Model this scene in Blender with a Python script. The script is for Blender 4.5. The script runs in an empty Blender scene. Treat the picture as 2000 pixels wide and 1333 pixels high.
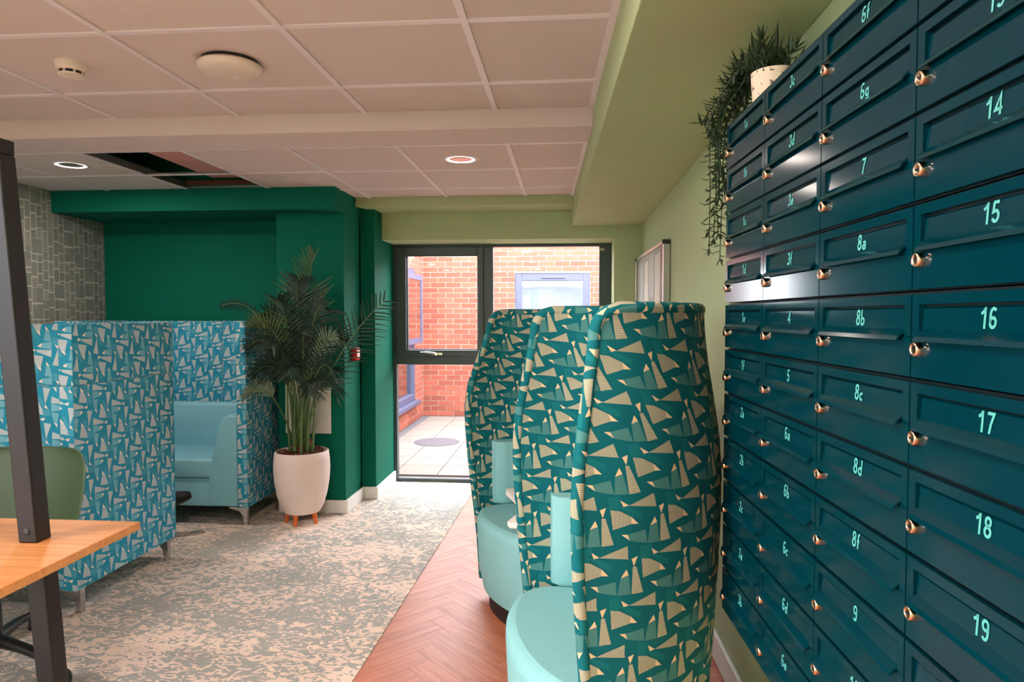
import bpy, math, random
from mathutils import Vector, Matrix
random.seed(7)
PI = math.pi
SC = bpy.context.scene
COL = SC.collection

# ---------------------------------------------------------------- camera, world, exposure
cam_d = bpy.data.cameras.new('camera'); cam = bpy.data.objects.new('camera', cam_d); COL.objects.link(cam)
cam_d.sensor_width = 36.0; cam_d.lens = 1330.0 / 2000.0 * 36.0
cam_d.clip_start = 0.02; cam_d.clip_end = 100
cam.location = (0, 0, 1.40)
cam.rotation_euler = (math.radians(90 - 2.088), 0, math.radians(4.639))
SC.camera = cam

w = bpy.data.worlds.new('overcast_sky'); SC.world = w; w.use_nodes = True
bg = w.node_tree.nodes['Background']
bg.inputs[0].default_value = (0.93, 0.95, 1.0, 1); bg.inputs[1].default_value = 17.0
SC.view_settings.view_transform = 'Standard'; SC.view_settings.look = 'None'
SC.view_settings.gamma = 1.0; SC.view_settings.use_curve_mapping = False
SC.view_settings.exposure = 0.28
SC.cycles.max_bounces = 7; SC.cycles.diffuse_bounces = 3; SC.cycles.glossy_bounces = 3; SC.cycles.transparent_max_bounces = 8
LAMP_W = 22.0                      # watts of each unseen ceiling downlight added to light the room
LAMP_COL = (1.0, 0.87, 0.78)

# ---------------------------------------------------------------- material helpers
def lin(c):
    def f(v):
        v /= 255.0
        return v / 12.92 if v <= 0.04045 else ((v + 0.055) / 1.055) ** 2.4
    return (f(c[0]), f(c[1]), f(c[2]), 1.0)

class NT:
    def __init__(s, m):
        s.t = m.node_tree; s.n = s.t.nodes; s.l = s.t.links
    def node(s, typ, **kw):
        n = s.n.new(typ)
        for k, v in kw.items():
            setattr(n, k, v)
        return n
    def put(s, sock, v):
        if hasattr(v, 'is_linked') or isinstance(v, bpy.types.NodeSocket):
            s.l.new(v, sock)
        else:
            sock.default_value = v
    def math(s, op, a, b=0.0, c=None, clamp=False):
        n = s.node('ShaderNodeMath', operation=op); n.use_clamp = clamp
        s.put(n.inputs[0], a); s.put(n.inputs[1], b)
        if c is not None: s.put(n.inputs[2], c)
        return n.outputs[0]
    def vmath(s, op, a, b=(0, 0, 0)):
        n = s.node('ShaderNodeVectorMath', operation=op)
        s.put(n.inputs[0], a); s.put(n.inputs[1], b)
        return n.outputs['Value'] if op in ('DOT_PRODUCT', 'LENGTH') else n.outputs[0]
    def mix(s, f, a, b):
        n = s.node('ShaderNodeMix', data_type='RGBA')
        s.put(n.inputs[0], f); s.put(n.inputs[6], a); s.put(n.inputs[7], b)
        return n.outputs[2]
    def noise(s, vec, scale, detail=3.0, rough=0.5, dist=0.0):
        n = s.node('ShaderNodeTexNoise')
        if vec is not None: s.l.new(vec, n.inputs['Vector'])
        n.inputs['Scale'].default_value = scale; n.inputs['Detail'].default_value = detail
        n.inputs['Roughness'].default_value = rough; n.inputs['Distortion'].default_value = dist
        return n.outputs[0]
    def ramp(s, f, stops):
        n = s.node('ShaderNodeValToRGB'); s.l.new(f, n.inputs[0])
        e = n.color_ramp.elements
        while len(e) < len(stops): e.new(0.5)
        for i, (p, c) in enumerate(stops):
            e[i].position = p; e[i].color = c
        return n.outputs[0]

def new_mat(name):
    m = bpy.data.materials.new(name); m.use_nodes = True
    b = m.node_tree.nodes['Principled BSDF']
    return m, NT(m), b

def mat(name, col, rough=0.6, metal=0.0, var=0.06, nscale=12.0, bump=0.0, bscale=200.0, spec=0.5, coat=0.0, rnd=0.0, sheen=0.0):
    m, t, b = new_mat(name)
    c = lin(col)
    co = t.node('ShaderNodeTexCoord').outputs['Object']
    n = t.noise(co, nscale, 4)
    lo = tuple(x * (1 - var) for x in c[:3]) + (1,); hi = tuple(min(1, x * (1 + var)) for x in c[:3]) + (1,)
    col_s = t.mix(n, lo, hi)
    if rnd:
        oi = t.node('ShaderNodeObjectInfo').outputs['Random']
        hs = t.node('ShaderNodeHueSaturation')
        t.l.new(t.math('MULTIPLY_ADD', oi, rnd, 1 - rnd / 2), hs.inputs['Value'])
        t.l.new(col_s, hs.inputs['Color']); col_s = hs.outputs[0]
    t.l.new(col_s, b.inputs['Base Color'])
    b.inputs['Roughness'].default_value = rough; b.inputs['Metallic'].default_value = metal
    b.inputs['Specular IOR Level'].default_value = spec; b.inputs['Coat Weight'].default_value = coat
    if sheen: b.inputs['Sheen Weight'].default_value = sheen
    if bump:
        bn = t.node('ShaderNodeBump'); bn.inputs['Strength'].default_value = bump; bn.inputs['Distance'].default_value = 0.002
        t.l.new(t.noise(co, bscale, 3), bn.inputs['Height']); t.l.new(bn.outputs[0], b.inputs['Normal'])
    return m

def emit(name, col, strength):
    m, t, b = new_mat(name)
    b.inputs['Base Color'].default_value = (0.8, 0.8, 0.8, 1)
    b.inputs['Emission Color'].default_value = lin(col); b.inputs['Emission Strength'].default_value = strength
    return m

def glass_mat(name, tint=(1, 1, 1, 1), refl=1.0, base=0.0):
    m, t, b = new_mat(name)
    t.n.remove(b); out = [x for x in t.n if x.type == 'OUTPUT_MATERIAL'][0]
    tr = t.node('ShaderNodeBsdfTransparent'); tr.inputs[0].default_value = tint
    gl = t.node('ShaderNodeBsdfGlossy'); gl.inputs['Roughness'].default_value = 0.02
    fr = t.node('ShaderNodeFresnel'); fr.inputs[0].default_value = 1.45
    f = t.math('MULTIPLY_ADD', fr.outputs[0], refl, base, clamp=True)
    mx = t.node('ShaderNodeMixShader'); t.l.new(f, mx.inputs[0]); t.l.new(tr.outputs[0], mx.inputs[1]); t.l.new(gl.outputs[0], mx.inputs[2])
    t.l.new(mx.outputs[0], out.inputs[0])
    return m

# --- woven bird fabric: polygons on a sheared lattice, uv in metres
PX = 3.5e-4
LA, LR, LS = 430.0, 350.0, -194.0
BODY_S = [('h', [(574, 520), (600, 518), (665, 704), (580, 712)]),
          ('v', [(635, 465), (700, 474), (785, 520), (785, 568), (655, 602)]),
          ('v', [(330, 440), (525, 368), (538, 462)])]
BODY_P = [[(495, 590), (550, 575), (573, 711), (480, 712)],
          [(328, 640), (460, 615), (475, 710), (420, 700), (345, 682)]]
TIPS = [[(560, 462), (603, 446), (582, 515)], [(530, 532), (549, 574), (495, 590)], [(785, 520), (836, 570), (785, 567)],
        [(287, 638), (330, 640), (346, 682)], [(274, 400), (333, 438), (294, 446)]]
MIDS = [[(190, 375), (275, 372), (262, 470), (195, 462)], [(690, 440), (735, 440), (860, 500), (860, 540), (790, 515)]]
def fabric_group():
    g = bpy.data.node_groups.new('bird_fabric', 'ShaderNodeTree')
    g.interface.new_socket('UV', in_out='INPUT', socket_type='NodeSocketVector')
    for o in ('Stripe', 'Plain', 'Tip', 'Mid', 'Lines'):
        g.interface.new_socket(o, in_out='OUTPUT', socket_type='NodeSocketFloat')
    class G: node_tree = g
    t = NT(G)
    gi = t.node('NodeGroupInput'); go = t.node('NodeGroupOutput')
    uv = gi.outputs[0]
    # lattice coords: x=u/PX, y=-v/PX ; tt=y/LR ; ss=(x-LS*tt)/LA
    ss = t.vmath('DOT_PRODUCT', uv, (1 / (PX * LA), LS / (PX * LR * LA), 0))
    tt = t.vmath('DOT_PRODUCT', uv, (0, -1 / (PX * LR), 0))
    cx = t.node('ShaderNodeCombineXYZ'); t.l.new(ss, cx.inputs[0]); t.l.new(tt, cx.inputs[1]); cx.inputs[2].default_value = 0.0
    st = cx.outputs[0]
    def poly(pts):
        q = [((x - LS * (y / LR)) / LA, y / LR) for x, y in pts]
        c = (sum(p[0] for p in q) / len(q), sum(p[1] for p in q) / len(q))
        f = t.vmath('FRACTION', t.vmath('ADD', st, (0.5 - c[0], 0.5 - c[1], 0.5)))
        q = [(p[0] - c[0] + 0.5, p[1] - c[1] + 0.5) for p in q]
        area = sum(q[i][0] * q[(i + 1) % len(q)][1] - q[(i + 1) % len(q)][0] * q[i][1] for i in range(len(q)))
        if area < 0: q.reverse()
        r = None
        for i in range(len(q)):
            (x0, y0), (x1, y1) = q[i], q[(i + 1) % len(q)]
            nx, ny = -(y1 - y0), (x1 - x0)
            L = math.hypot(nx, ny); nx /= L; ny /= L
            d = t.vmath('DOT_PRODUCT', f, (nx, ny, 2 * -(nx * x0 + ny * y0)))
            r = d if r is None else t.math('MINIMUM', r, d)
        return t.math('GREATER_THAN', r, 0.0)
    def union(l):
        r = l[0]
        for x in l[1:]: r = t.math('MAXIMUM', r, x)
        return r
    h = poly(BODY_S[0][1]); v = union([poly(BODY_S[1][1]), poly(BODY_S[2][1])])
    sep = t.node('ShaderNodeSeparateXYZ'); t.l.new(uv, sep.inputs[0])
    lh = t.math('GREATER_THAN', t.math('FRACT', t.math('MULTIPLY', sep.outputs[1], 1 / 0.0042)), 0.55)
    lv = t.math('GREATER_THAN', t.math('FRACT', t.math('MULTIPLY', sep.outputs[0], 1 / 0.0036)), 0.62)
    t.l.new(t.math('MAXIMUM', h, v), go.inputs[0])
    t.l.new(union([poly(p) for p in BODY_P]), go.inputs[1])
    t.l.new(union([poly(p) for p in TIPS]), go.inputs[2])
    t.l.new(union([poly(p) for p in MIDS]), go.inputs[3])
    t.l.new(t.math('MAXIMUM', t.math('MULTIPLY', h, lh), t.math('MULTIPLY', v, lv)), go.inputs[4])
    return g
FAB = fabric_group()
def fabric(name, base, mid, body, plain, line, tip, scale=1.0, lines=1.0):
    m, t, b = new_mat(name)
    uvn = t.node('ShaderNodeUVMap').outputs[0]
    if scale != 1.0: uvn = t.vmath('MULTIPLY', uvn, (1 / scale, 1 / scale, 1))
    g = t.node('ShaderNodeGroup'); g.node_tree = FAB; t.l.new(uvn, g.inputs[0])
    nz = t.noise(uvn, 5.0, 3)
    c = t.mix(nz, lin(tuple(x * 0.88 for x in base)), lin(tuple(min(255, x * 1.1) for x in base)))
    c = t.mix(t.math('MULTIPLY', g.outputs[3], 0.8), c, lin(mid))
    c = t.mix(g.outputs[1], c, lin(plain))
    c = t.mix(g.outputs[0], c, lin(body))
    c = t.mix(t.math('MULTIPLY', g.outputs[4], lines), c, lin(line))
    c = t.mix(g.outputs[2], c, lin(tip))
    t.l.new(c, b.inputs['Base Color']); b.inputs['Roughness'].default_value = 0.85
    b.inputs['Specular IOR Level'].default_value = 0.25
    bn = t.node('ShaderNodeBump'); bn.inputs['Strength'].default_value = 0.15; bn.inputs['Distance'].default_value = 0.001
    t.l.new(t.noise(uvn, 900.0, 2), bn.inputs['Height']); t.l.new(bn.outputs[0], b.inputs['Normal'])
    return m

M = {}
M['fab_blue'] = fabric('blue_bird_fabric', (38, 140, 170), (78, 156, 180), (176, 188, 194), (110, 172, 192), (184, 192, 196), (232, 210, 196), 1.09, 0.15)
M['fab_teal'] = fabric('teal_bird_fabric', (0, 98, 106), (12, 112, 116), (130, 134, 122), (72, 128, 126), (206, 194, 158), (230, 198, 158))
M['vinyl_blue'] = mat('pale_aqua_vinyl', (130, 190, 206), 0.5, var=0.05, bump=0.06, bscale=350)
M['wool_teal'] = mat('mottled_teal_wool', (132, 188, 190), 0.9, var=0.12, nscale=130, bump=0.25, bscale=500)
M['green_dark'] = mat('deep_green_paint', (0, 100, 80), 0.75, var=0.02, spec=0.15)
M['green_light'] = mat('pale_green_paint', (172, 186, 140), 0.75, var=0.03, bump=0.03, bscale=90)
M['white_paint'] = mat('white_paint', (226, 222, 218), 0.5, var=0.03)
M['ceiling_tile'] = mat('mineral_tile', (214, 198, 193), 0.9, var=0.03, nscale=60, bump=0.12, bscale=260)
M['grid'] = mat('white_grid_metal', (232, 220, 224), 0.4, var=0.02)
M['dark_void'] = mat('dark_void', (40, 44, 50), 0.9)
M['steel'] = mat('galvanised_steel', (150, 156, 160), 0.35, 0.9)
M['pinkboard'] = mat('pink_board', (212, 150, 142), 0.8)
M['mail'] = mat('gloss_petrol_enamel', (0, 45, 55), 0.14, var=0.05, nscale=3, bump=0.006, bscale=40, spec=0.22)
M['mail_in'] = mat('dark_petrol_metal', (3, 24, 30), 0.5)
M['number'] = mat('pale_aqua_vinyl_lettering', (84, 172, 164), 0.5, var=0.02)
M['brass'] = mat('bright_nickel_lock', (235, 205, 178), 0.16, 1.0, var=0.03)
M['keyhole'] = mat('dark_keyhole', (20, 18, 18), 0.5)
M['win_frame'] = mat('anthracite_window_frame', (58, 74, 76), 0.4, var=0.04)
M['win_frame_out'] = mat('grey_window_frame', (72, 74, 98), 0.5, var=0.04)
M['chrome'] = mat('polished_chrome', (205, 205, 208), 0.14, 1.0, var=0.02)
M['glass'] = glass_mat('clear_glass', (0.97, 0.98, 0.98, 1), 0.12)
M['glass_out'] = glass_mat('reflective_glass', (0.4, 0.42, 0.5, 1), 1.0, 0.55)
M['mortar'] = mat('pale_mortar', (196, 176, 162), 0.95, bump=0.2, bscale=150)
M['brick'] = mat('red_orange_brick', (142, 72, 55), 0.9, var=0.2, nscale=14, bump=0.3, bscale=120, rnd=0.45)
M['slab'] = mat('buff_paving', (112, 100, 92), 0.9, var=0.07, nscale=9, bump=0.15, bscale=90, rnd=0.08)
M['gravel'] = mat('grey_gravel', (84, 80, 84), 0.95, var=0.4, nscale=90, bump=0.8, bscale=110)
M['cover'] = mat('grey_cast_iron', (70, 62, 68), 0.8, var=0.35, nscale=120, bump=0.5, bscale=140)
M['pot'] = mat('matt_white_ceramic', (226, 206, 200), 0.7, var=0.05, bump=0.06, bscale=40)
M['mulch'] = mat('bark_mulch', (92, 52, 36), 0.95, var=0.45, nscale=60, bump=0.6, bscale=150)
M['legwood'] = mat('orange_beech', (206, 100, 40), 0.5, var=0.2, nscale=30)
M['palm'] = mat('dark_palm_leaf', (30, 54, 42), 0.5, var=0.3, nscale=16)
M['palm_light'] = mat('olive_palm_leaf', (92, 108, 58), 0.5, var=0.3, nscale=16)
M['palm_pale'] = mat('pale_palm_leaf', (112, 134, 112), 0.5, var=0.25, nscale=16)
M['cane'] = mat('green_cane', (84, 112, 62), 0.5, var=0.3, nscale=30)
M['husk'] = mat('brown_husk', (140, 62, 38), 0.8, var=0.3, nscale=40)
M['vine'] = mat('dark_trailing_leaf', (34, 56, 30), 0.55, var=0.3, nscale=30)
M['red'] = mat('red_plastic', (196, 30, 40), 0.35, var=0.03)
M['plastic'] = mat('cream_plastic', (226, 210, 196), 0.45, var=0.02)
M['black'] = mat('black_plastic', (20, 20, 24), 0.5, var=0.05)
M['bsteel'] = mat('black_powder_coated_steel', (14, 10, 10), 0.45, var=0.08)
M['olive'] = mat('olive_green_shell', (58, 78, 50), 0.5, var=0.04)
M['alu'] = mat('brushed_aluminium', (196, 194, 190), 0.3, 0.9, var=0.04)
M['boardgrey'] = mat('grey_pinboard', (172, 176, 164), 0.8, var=0.05)
M['paper'] = mat('white_paper', (216, 214, 200), 0.7, var=0.06, nscale=25)
M['paper2'] = mat('grey_paper', (188, 192, 186), 0.7, var=0.08, nscale=25)
M['maroon'] = mat('maroon_strip', (140, 88, 96), 0.6)
M['table'] = mat('white_laminate', (238, 228, 222), 0.4, var=0.02)
M['cloth'] = mat('dark_clothing', (40, 44, 54), 0.9, var=0.1)
M['skin'] = mat('skin', (200, 150, 124), 0.6, var=0.05)
M['hair'] = mat('dark_hair', (48, 36, 30), 0.7, var=0.2, nscale=60)
M['rubber'] = mat('black_rubber', (24, 24, 28), 0.7)
M['lamp_ring'] = emit('lit_lamp_ring', (255, 226, 205), 9.0)
M['reflector'] = mat('faceted_reflector', (214, 224, 228), 0.12, 1.0)
M['led'] = emit('blue_indicator', (120, 150, 180), 0.3)
M['detector_dark'] = mat('dark_detector_vent', (26, 30, 38), 0.6)
M['render_wall'] = mat('white_render', (176, 172, 176), 0.9)
M['roof_tile'] = mat('grey_roof_slate', (96, 98, 116), 0.8, var=0.2)

def wood_mat(name, c0, c1, along=(1, 14, 14), rough=0.4, rnd=0.0, scale=3.0):
    m, t, b = new_mat(name)
    co = t.node('ShaderNodeTexCoord').outputs['Object']
    oi = t.node('ShaderNodeObjectInfo').outputs['Random']
    v = t.vmath('MULTIPLY', co, along)
    if rnd:
        cx = t.node('ShaderNodeCombineXYZ'); t.l.new(t.math('MULTIPLY', oi, 37.0), cx.inputs[0]); t.l.new(t.math('MULTIPLY', oi, 11.0), cx.inputs[1])
        v = t.vmath('ADD', v, cx.outputs[0])
    n = t.noise(v, scale, 6, 0.6, 0.6)
    c = t.ramp(n, [(0.3, lin(c0)), (0.72, lin(c1))])
    if rnd:
        hs = t.node('ShaderNodeHueSaturation'); t.l.new(t.math('MULTIPLY_ADD', oi, rnd, 1 - rnd / 2), hs.inputs['Value'])
        t.l.new(c, hs.inputs['Color']); c = hs.outputs[0]
    t.l.new(c, b.inputs['Base Color']); b.inputs['Roughness'].default_value = rough
    return m
M['plank'] = wood_mat('red_oak_plank', (166, 88, 58), (206, 126, 92), (1.2, 12, 12), 0.45, 0.10)
M['desk'] = wood_mat('honey_beech_laminate', (196, 122, 62), (224, 158, 96), (1.0, 22, 22), 0.35, 0.0, 2.2)

def carpet_mat():
    m, t, b = new_mat('mottled_carpet')
    co = t.node('ShaderNodeTexCoord').outputs['Object']
    v = t.vmath('MULTIPLY', co, (1.0, 1.5, 1.0))
    fine = t.noise(v, 20.0, 3, 0.5, 1.6)
    big = t.noise(co, 2.1, 3, 0.55)
    f = t.math('ADD', t.math('MULTIPLY', fine, 0.75), t.math('MULTIPLY', big, 0.45))
    base = t.mix(t.noise(co, 260, 2), lin((224, 196, 178)), lin((244, 220, 204)))
    grey = t.mix(t.noise(co, 320, 2), lin((150, 146, 142)), lin((184, 180, 172)))
    msk = t.ramp(f, [(0.575, (0, 0, 0, 1)), (0.605, (1, 1, 1, 1))])
    t.l.new(t.mix(msk, base, grey), b.inputs['Base Color'])
    b.inputs['Roughness'].default_value = 0.95; b.inputs['Specular IOR Level'].default_value = 0.15
    bn = t.node('ShaderNodeBump'); bn.inputs['Strength'].default_value = 0.5; bn.inputs['Distance'].default_value = 0.004
    h = t.math('ADD', t.math('MULTIPLY', t.noise(co, 300, 2), 0.6), t.math('MULTIPLY', msk, 0.5))
    t.l.new(h, bn.inputs['Height']); t.l.new(bn.outputs[0], b.inputs['Normal'])
    return m
M['carpet'] = carpet_mat()

def wallpaper_mat():
    m, t, b = new_mat('hatched_block_wallpaper')
    co = t.node('ShaderNodeTexCoord').outputs['Object']
    sp = t.node('ShaderNodeSeparateXYZ'); t.l.new(co, sp.inputs[0])
    def wn(x, y=0.0):
        c = t.node('ShaderNodeCombineXYZ'); t.put(c.inputs[0], x); t.put(c.inputs[1], y)
        n = t.node('ShaderNodeTexWhiteNoise'); n.noise_dimensions = '3D'; t.l.new(c.outputs[0], n.inputs['Vector']); return n.outputs[0]
    u = t.math('MULTIPLY', sp.outputs[1], 1 / 0.05)
    ci = t.math('FLOOR', u); cf = t.math('FRACT', u)
    sc = t.math('MULTIPLY_ADD', wn(ci, 3.0), 7.0, 8.5)
    v = t.math('MULTIPLY_ADD', sp.outputs[2], sc, t.math('MULTIPLY', wn(ci), 9.0))
    ri = t.math('FLOOR', v); rf = t.math('FRACT', v)
    r = wn(ci, ri)
    many = t.math('GREATER_THAN', r, 0.82)
    rf2 = t.math('FRACT', t.math('MULTIPLY', rf, t.math('MULTIPLY_ADD', many, 3.0, 1.0)))
    vert = t.math('LESS_THAN', r, 0.10)
    cf2 = t.math('FRACT', t.math('MULTIPLY', cf, t.math('MULTIPLY_ADD', vert, 2.0, 1.0)))
    lu = t.math('LESS_THAN', cf2, 0.12); lv = t.math('LESS_THAN', rf2, 0.09)
    line = t.math('MAXIMUM', lu, lv)
    u2 = t.math('MULTIPLY', u, 0.5); pi = t.math('FLOOR', u2); pf = t.math('FRACT', u2)
    v2 = t.math('MULTIPLY_ADD', sp.outputs[2], 9.0, t.math('MULTIPLY', wn(pi, 5.0), 7.0)); vi = t.math('FLOOR', v2); vf = t.math('FRACT', v2)
    big_ = t.math('GREATER_THAN', wn(pi, t.math('ADD', vi, 77.0)), 0.78)
    line2 = t.math('MAXIMUM', t.math('LESS_THAN', pf, 0.06), t.math('MAXIMUM', t.math('LESS_THAN', vf, 0.08), t.math('GREATER_THAN', vf, 0.97)))
    line = t.math('ADD', t.math('MULTIPLY', line, t.math('SUBTRACT', 1.0, big_)), t.math('MULTIPLY', line2, big_))
    hatch = t.noise(t.vmath('MULTIPLY', co, (1, 40, 160)), 4, 3)
    body = t.mix(t.math('MULTIPLY_ADD', hatch, 0.5, t.math('MULTIPLY', r, 0.5)), lin((108, 112, 106)), lin((146, 146, 136)))
    t.l.new(t.mix(line, body, lin((186, 183, 170))), b.inputs['Base Color']); b.inputs['Roughness'].default_value = 0.8
    return m
M['wallpaper'] = wallpaper_mat()

def speckle_mat():
    m, t, b = new_mat('speckled_stone_pot')
    co = t.node('ShaderNodeTexCoord').outputs['Object']
    n = t.noise(co, 95, 2, 0.5)
    t.l.new(t.ramp(n, [(0.33, lin((70, 52, 44))), (0.37, lin((226, 206, 184)))]), b.inputs['Base Color']); b.inputs['Roughness'].default_value = 0.8
    return m
M['speckle'] = speckle_mat()

# ---------------------------------------------------------------- mesh helpers
class MB:
    """collects verts, faces, loop uvs and face materials of ONE mesh"""
    def __init__(s): s.v = []; s.f = []; s.uv = []; s.mi = []
    def face(s, idx, uv=None, mi=0):
        s.f.append(tuple(idx)); s.uv.append(uv); s.mi.append(mi)
    def box(s, x0, x1, y0, y1, z0, z1, mi=0, rot=0, off=(0, 0)):
        b = len(s.v)
        P = [(x0, y0, z0), (x1, y0, z0), (x1, y1, z0), (x0, y1, z0), (x0, y0, z1), (x1, y0, z1), (x1, y1, z1), (x0, y1, z1)]
        s.v += P
        for q, ax in (((0, 3, 2, 1), 2), ((4, 5, 6, 7), 2), ((0, 1, 5, 4), 1), ((2, 3, 7, 6), 1), ((1, 2, 6, 5), 0), ((3, 0, 4, 7), 0)):
            uv = []
            for i in q:
                p = P[i]; a, c = ((p[1], p[2]) if ax == 0 else (p[0], p[2]) if ax == 1 else (p[0], p[1]))
                a += off[0]; c += off[1]
                if rot == 1: a, c = c, -a
                elif rot == 3: a, c = -c, a
                uv.append((a, c))
            s.face([b + i for i in q], uv, mi)
    def hexa(s, P, mi=0):
        b = len(s.v); s.v += [tuple(p) for p in P]
        for q in ((0, 3, 2, 1), (4, 5, 6, 7), (0, 1, 5, 4), (2, 3, 7, 6), (1, 2, 6, 5), (3, 0, 4, 7)):
            s.face([b + i for i in q], None, mi)
    def prism(s, pts, axis, a0, a1, mi=0):
        """polygon pts (2d) extruded along axis"""
        n = len(pts); b = len(s.v)
        def mk(p, a):
            return (a, p[0], p[1]) if axis == 0 else (p[0], a, p[1]) if axis == 1 else (p[0], p[1], a)
        s.v += [mk(p, a0) for p in pts] + [mk(p, a1) for p in pts]
        s.face(range(b + n - 1, b - 1, -1), None, mi); s.face(range(b + n, b + 2 * n), None, mi)
        for i in range(n):
            j = (i + 1) % n; s.face((b + i, b + j, b + n + j, b + n + i), None, mi)
    def lathe(s, prof, n=32, cx=0, cy=0, mi=0, cap0=True, cap1=True):
        b = len(s.v); k = len(prof)
        for r, z in prof:
            for i in range(n):
                a = 2 * PI * i / n; s.v.append((cx + r * math.cos(a), cy + r * math.sin(a), z))
        for j in range(k - 1):
            for i in range(n):
                i2 = (i + 1) % n
                s.face((b + j * n + i, b + j * n + i2, b + (j + 1) * n + i2, b + (j + 1) * n + i), None, mi)
        if cap0: s.face([b + i for i in range(n - 1, -1, -1)], None, mi)
        if cap1: s.face([b + (k - 1) * n + i for i in range(n)], None, mi)
    def tube(s, path, rad, n=8, mi=0, caps=True):
        path = [Vector(p) for p in path]; k = len(path)
        rad = rad if isinstance(rad, (list, tuple)) else [rad] * k
        b = len(s.v); prev = None; L = 0.0; Ls = []
        for i, p in enumerate(path):
            d = (path[min(i + 1, k - 1)] - path[max(i - 1, 0)]).normalized()
            if prev is None:
                up = Vector((0, 0, 1)) if abs(d.z) < 0.9 else Vector((1, 0, 0))
                u = d.cross(up).normalized()
            else:
                u = (prev - d * prev.dot(d)).normalized()
            prev = u; v = d.cross(u)
            if i: L += (p - path[i - 1]).length
            Ls.append(L)
            for j in range(n):
                a = 2 * PI * j / n; q = p + (u * math.cos(a) + v * math.sin(a)) * rad[i]; s.v.append(tuple(q))
        for i in range(k - 1):
            for j in range(n):
                j2 = (j + 1) % n; c = 2 * PI * rad[i] / n
                s.face((b + i * n + j, b + i * n + j2, b + (i + 1) * n + j2, b + (i + 1) * n + j),
                       [(j * c, Ls[i]), ((j + 1) * c, Ls[i]), ((j + 1) * c, Ls[i + 1]), (j * c, Ls[i + 1])], mi)
        if caps:
            s.face([b + j for j in range(n - 1, -1, -1)], None, mi); s.face([b + (k - 1) * n + j for j in range(n)], None, mi)
    def strip(s, rows, mi=0):
        b = len(s.v); k = len(rows[0])
        for r in rows: s.v += [tuple(p) for p in r]
        for i in range(len(rows) - 1):
            for j in range(k - 1):
                s.face((b + i * k + j, b + i * k + j + 1, b + (i + 1) * k + j + 1, b + (i + 1) * k + j), None, mi)
    def mesh(s, name, mats, smooth=False):
        me = bpy.data.meshes.new(name); me.from_pydata(s.v, [], s.f); me.update()
        for m in (mats if isinstance(mats, (list, tuple)) else [mats]): me.materials.append(M[m] if isinstance(m, str) else m)
        me.polygons.foreach_set('material_index', s.mi)
        if any(u is not None for u in s.uv):
            lay = me.uv_layers.new(name='UVMap'); flat = []
            for f, u in zip(s.f, s.uv):
                for q in range(len(f)): flat += list(u[q]) if u else [0.0, 0.0]
            lay.data.foreach_set('uv', flat)
        if smooth: me.polygons.foreach_set('use_smooth', [True] * len(me.polygons))
        return me

def link(name, me, parent=None, loc=(0, 0, 0), rot=(0, 0, 0)):
    o = bpy.data.objects.new(name, me); COL.objects.link(o)
    o.parent = parent; o.location = loc; o.rotation_euler = rot
    return o
def obj(name, mb, mats, parent=None, smooth=False, bev=0.0, seg=2, loc=(0, 0, 0), rot=(0, 0, 0), sub=0):
    o = link(name, mb.mesh(name, mats, smooth), parent, loc, rot)
    if bev:
        md = o.modifiers.new('bevel', 'BEVEL'); md.width = bev; md.segments = seg; md.limit_method = 'ANGLE'; md.angle_limit = math.radians(40)
        if smooth or seg > 2: o.data.polygons.foreach_set('use_smooth', [True] * len(o.data.polygons)); md.harden_normals = False
        if seg > 2: smooth_angle(o)
    elif smooth: smooth_angle(o)
    if sub:
        md = o.modifiers.new('sub', 'SUBSURF'); md.levels = md.render_levels = sub
    return o
def smooth_angle(o):
    # sharp where faces meet steeply
    me = o.data
    nrm = [p.normal for p in me.polygons]; ed = {}
    for p in me.polygons:
        for k in p.edge_keys: ed.setdefault(k, []).append(p.index)
    sh = [False] * len(me.edges)
    for i, e in enumerate(me.edges):
        f = ed.get(tuple(sorted(e.vertices)), [])
        if len(f) == 2 and nrm[f[0]].angle(nrm[f[1]], 0) > math.radians(48): sh[i] = True
    if not any(m.type == 'BEVEL' for m in o.modifiers):
        at = me.attributes.get('sharp_edge') or me.attributes.new('sharp_edge', 'BOOLEAN', 'EDGE')
        at.data.foreach_set('value', sh)
def B(*a, **k):
    m = MB(); m.box(*a, **k); return m
def tag(o, label, cat, group=None):
    o['label'] = label; o['category'] = cat
    if group: o['group'] = group
    return o
def thing(name, label, cat, loc=(0, 0, 0), rz=0.0, group=None):
    o = bpy.data.objects.new(name, None); COL.objects.link(o); o.empty_display_size = 0.05
    o.location = loc; o.rotation_euler = (0, 0, rz)
    return tag(o, label, cat, group)
def struct(o, label=None):
    o['kind'] = 'structure'
    if label: o['label'] = label
    return o
def sempty(name, label, loc=(0, 0, 0)):
    o = bpy.data.objects.new(name, None); COL.objects.link(o); o.location = loc
    return struct(o, label)

# ================================================================ THE ROOM
ZC1, ZC2 = 2.34, 2.265
XL = -3.58
def xr(y): return 0.614 + 0.022 * (2.7 - y)          # right wall line
def xs(y): return 0.157 - 0.0408 * (y - 2.079)       # bulkhead edge line
def zs(y): return 2.150 - 0.0205 * (y - 2.25)        # bulkhead underside
YB = -3.2; YW = 5.26                                  # back of room, end wall face

floor_o = struct(obj('floor', B(XL - .1, 1.0, YB - .1, 5.75, -0.10, -0.012), 'plank'), 'floor slab of the lounge under carpet and wood planks')
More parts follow.
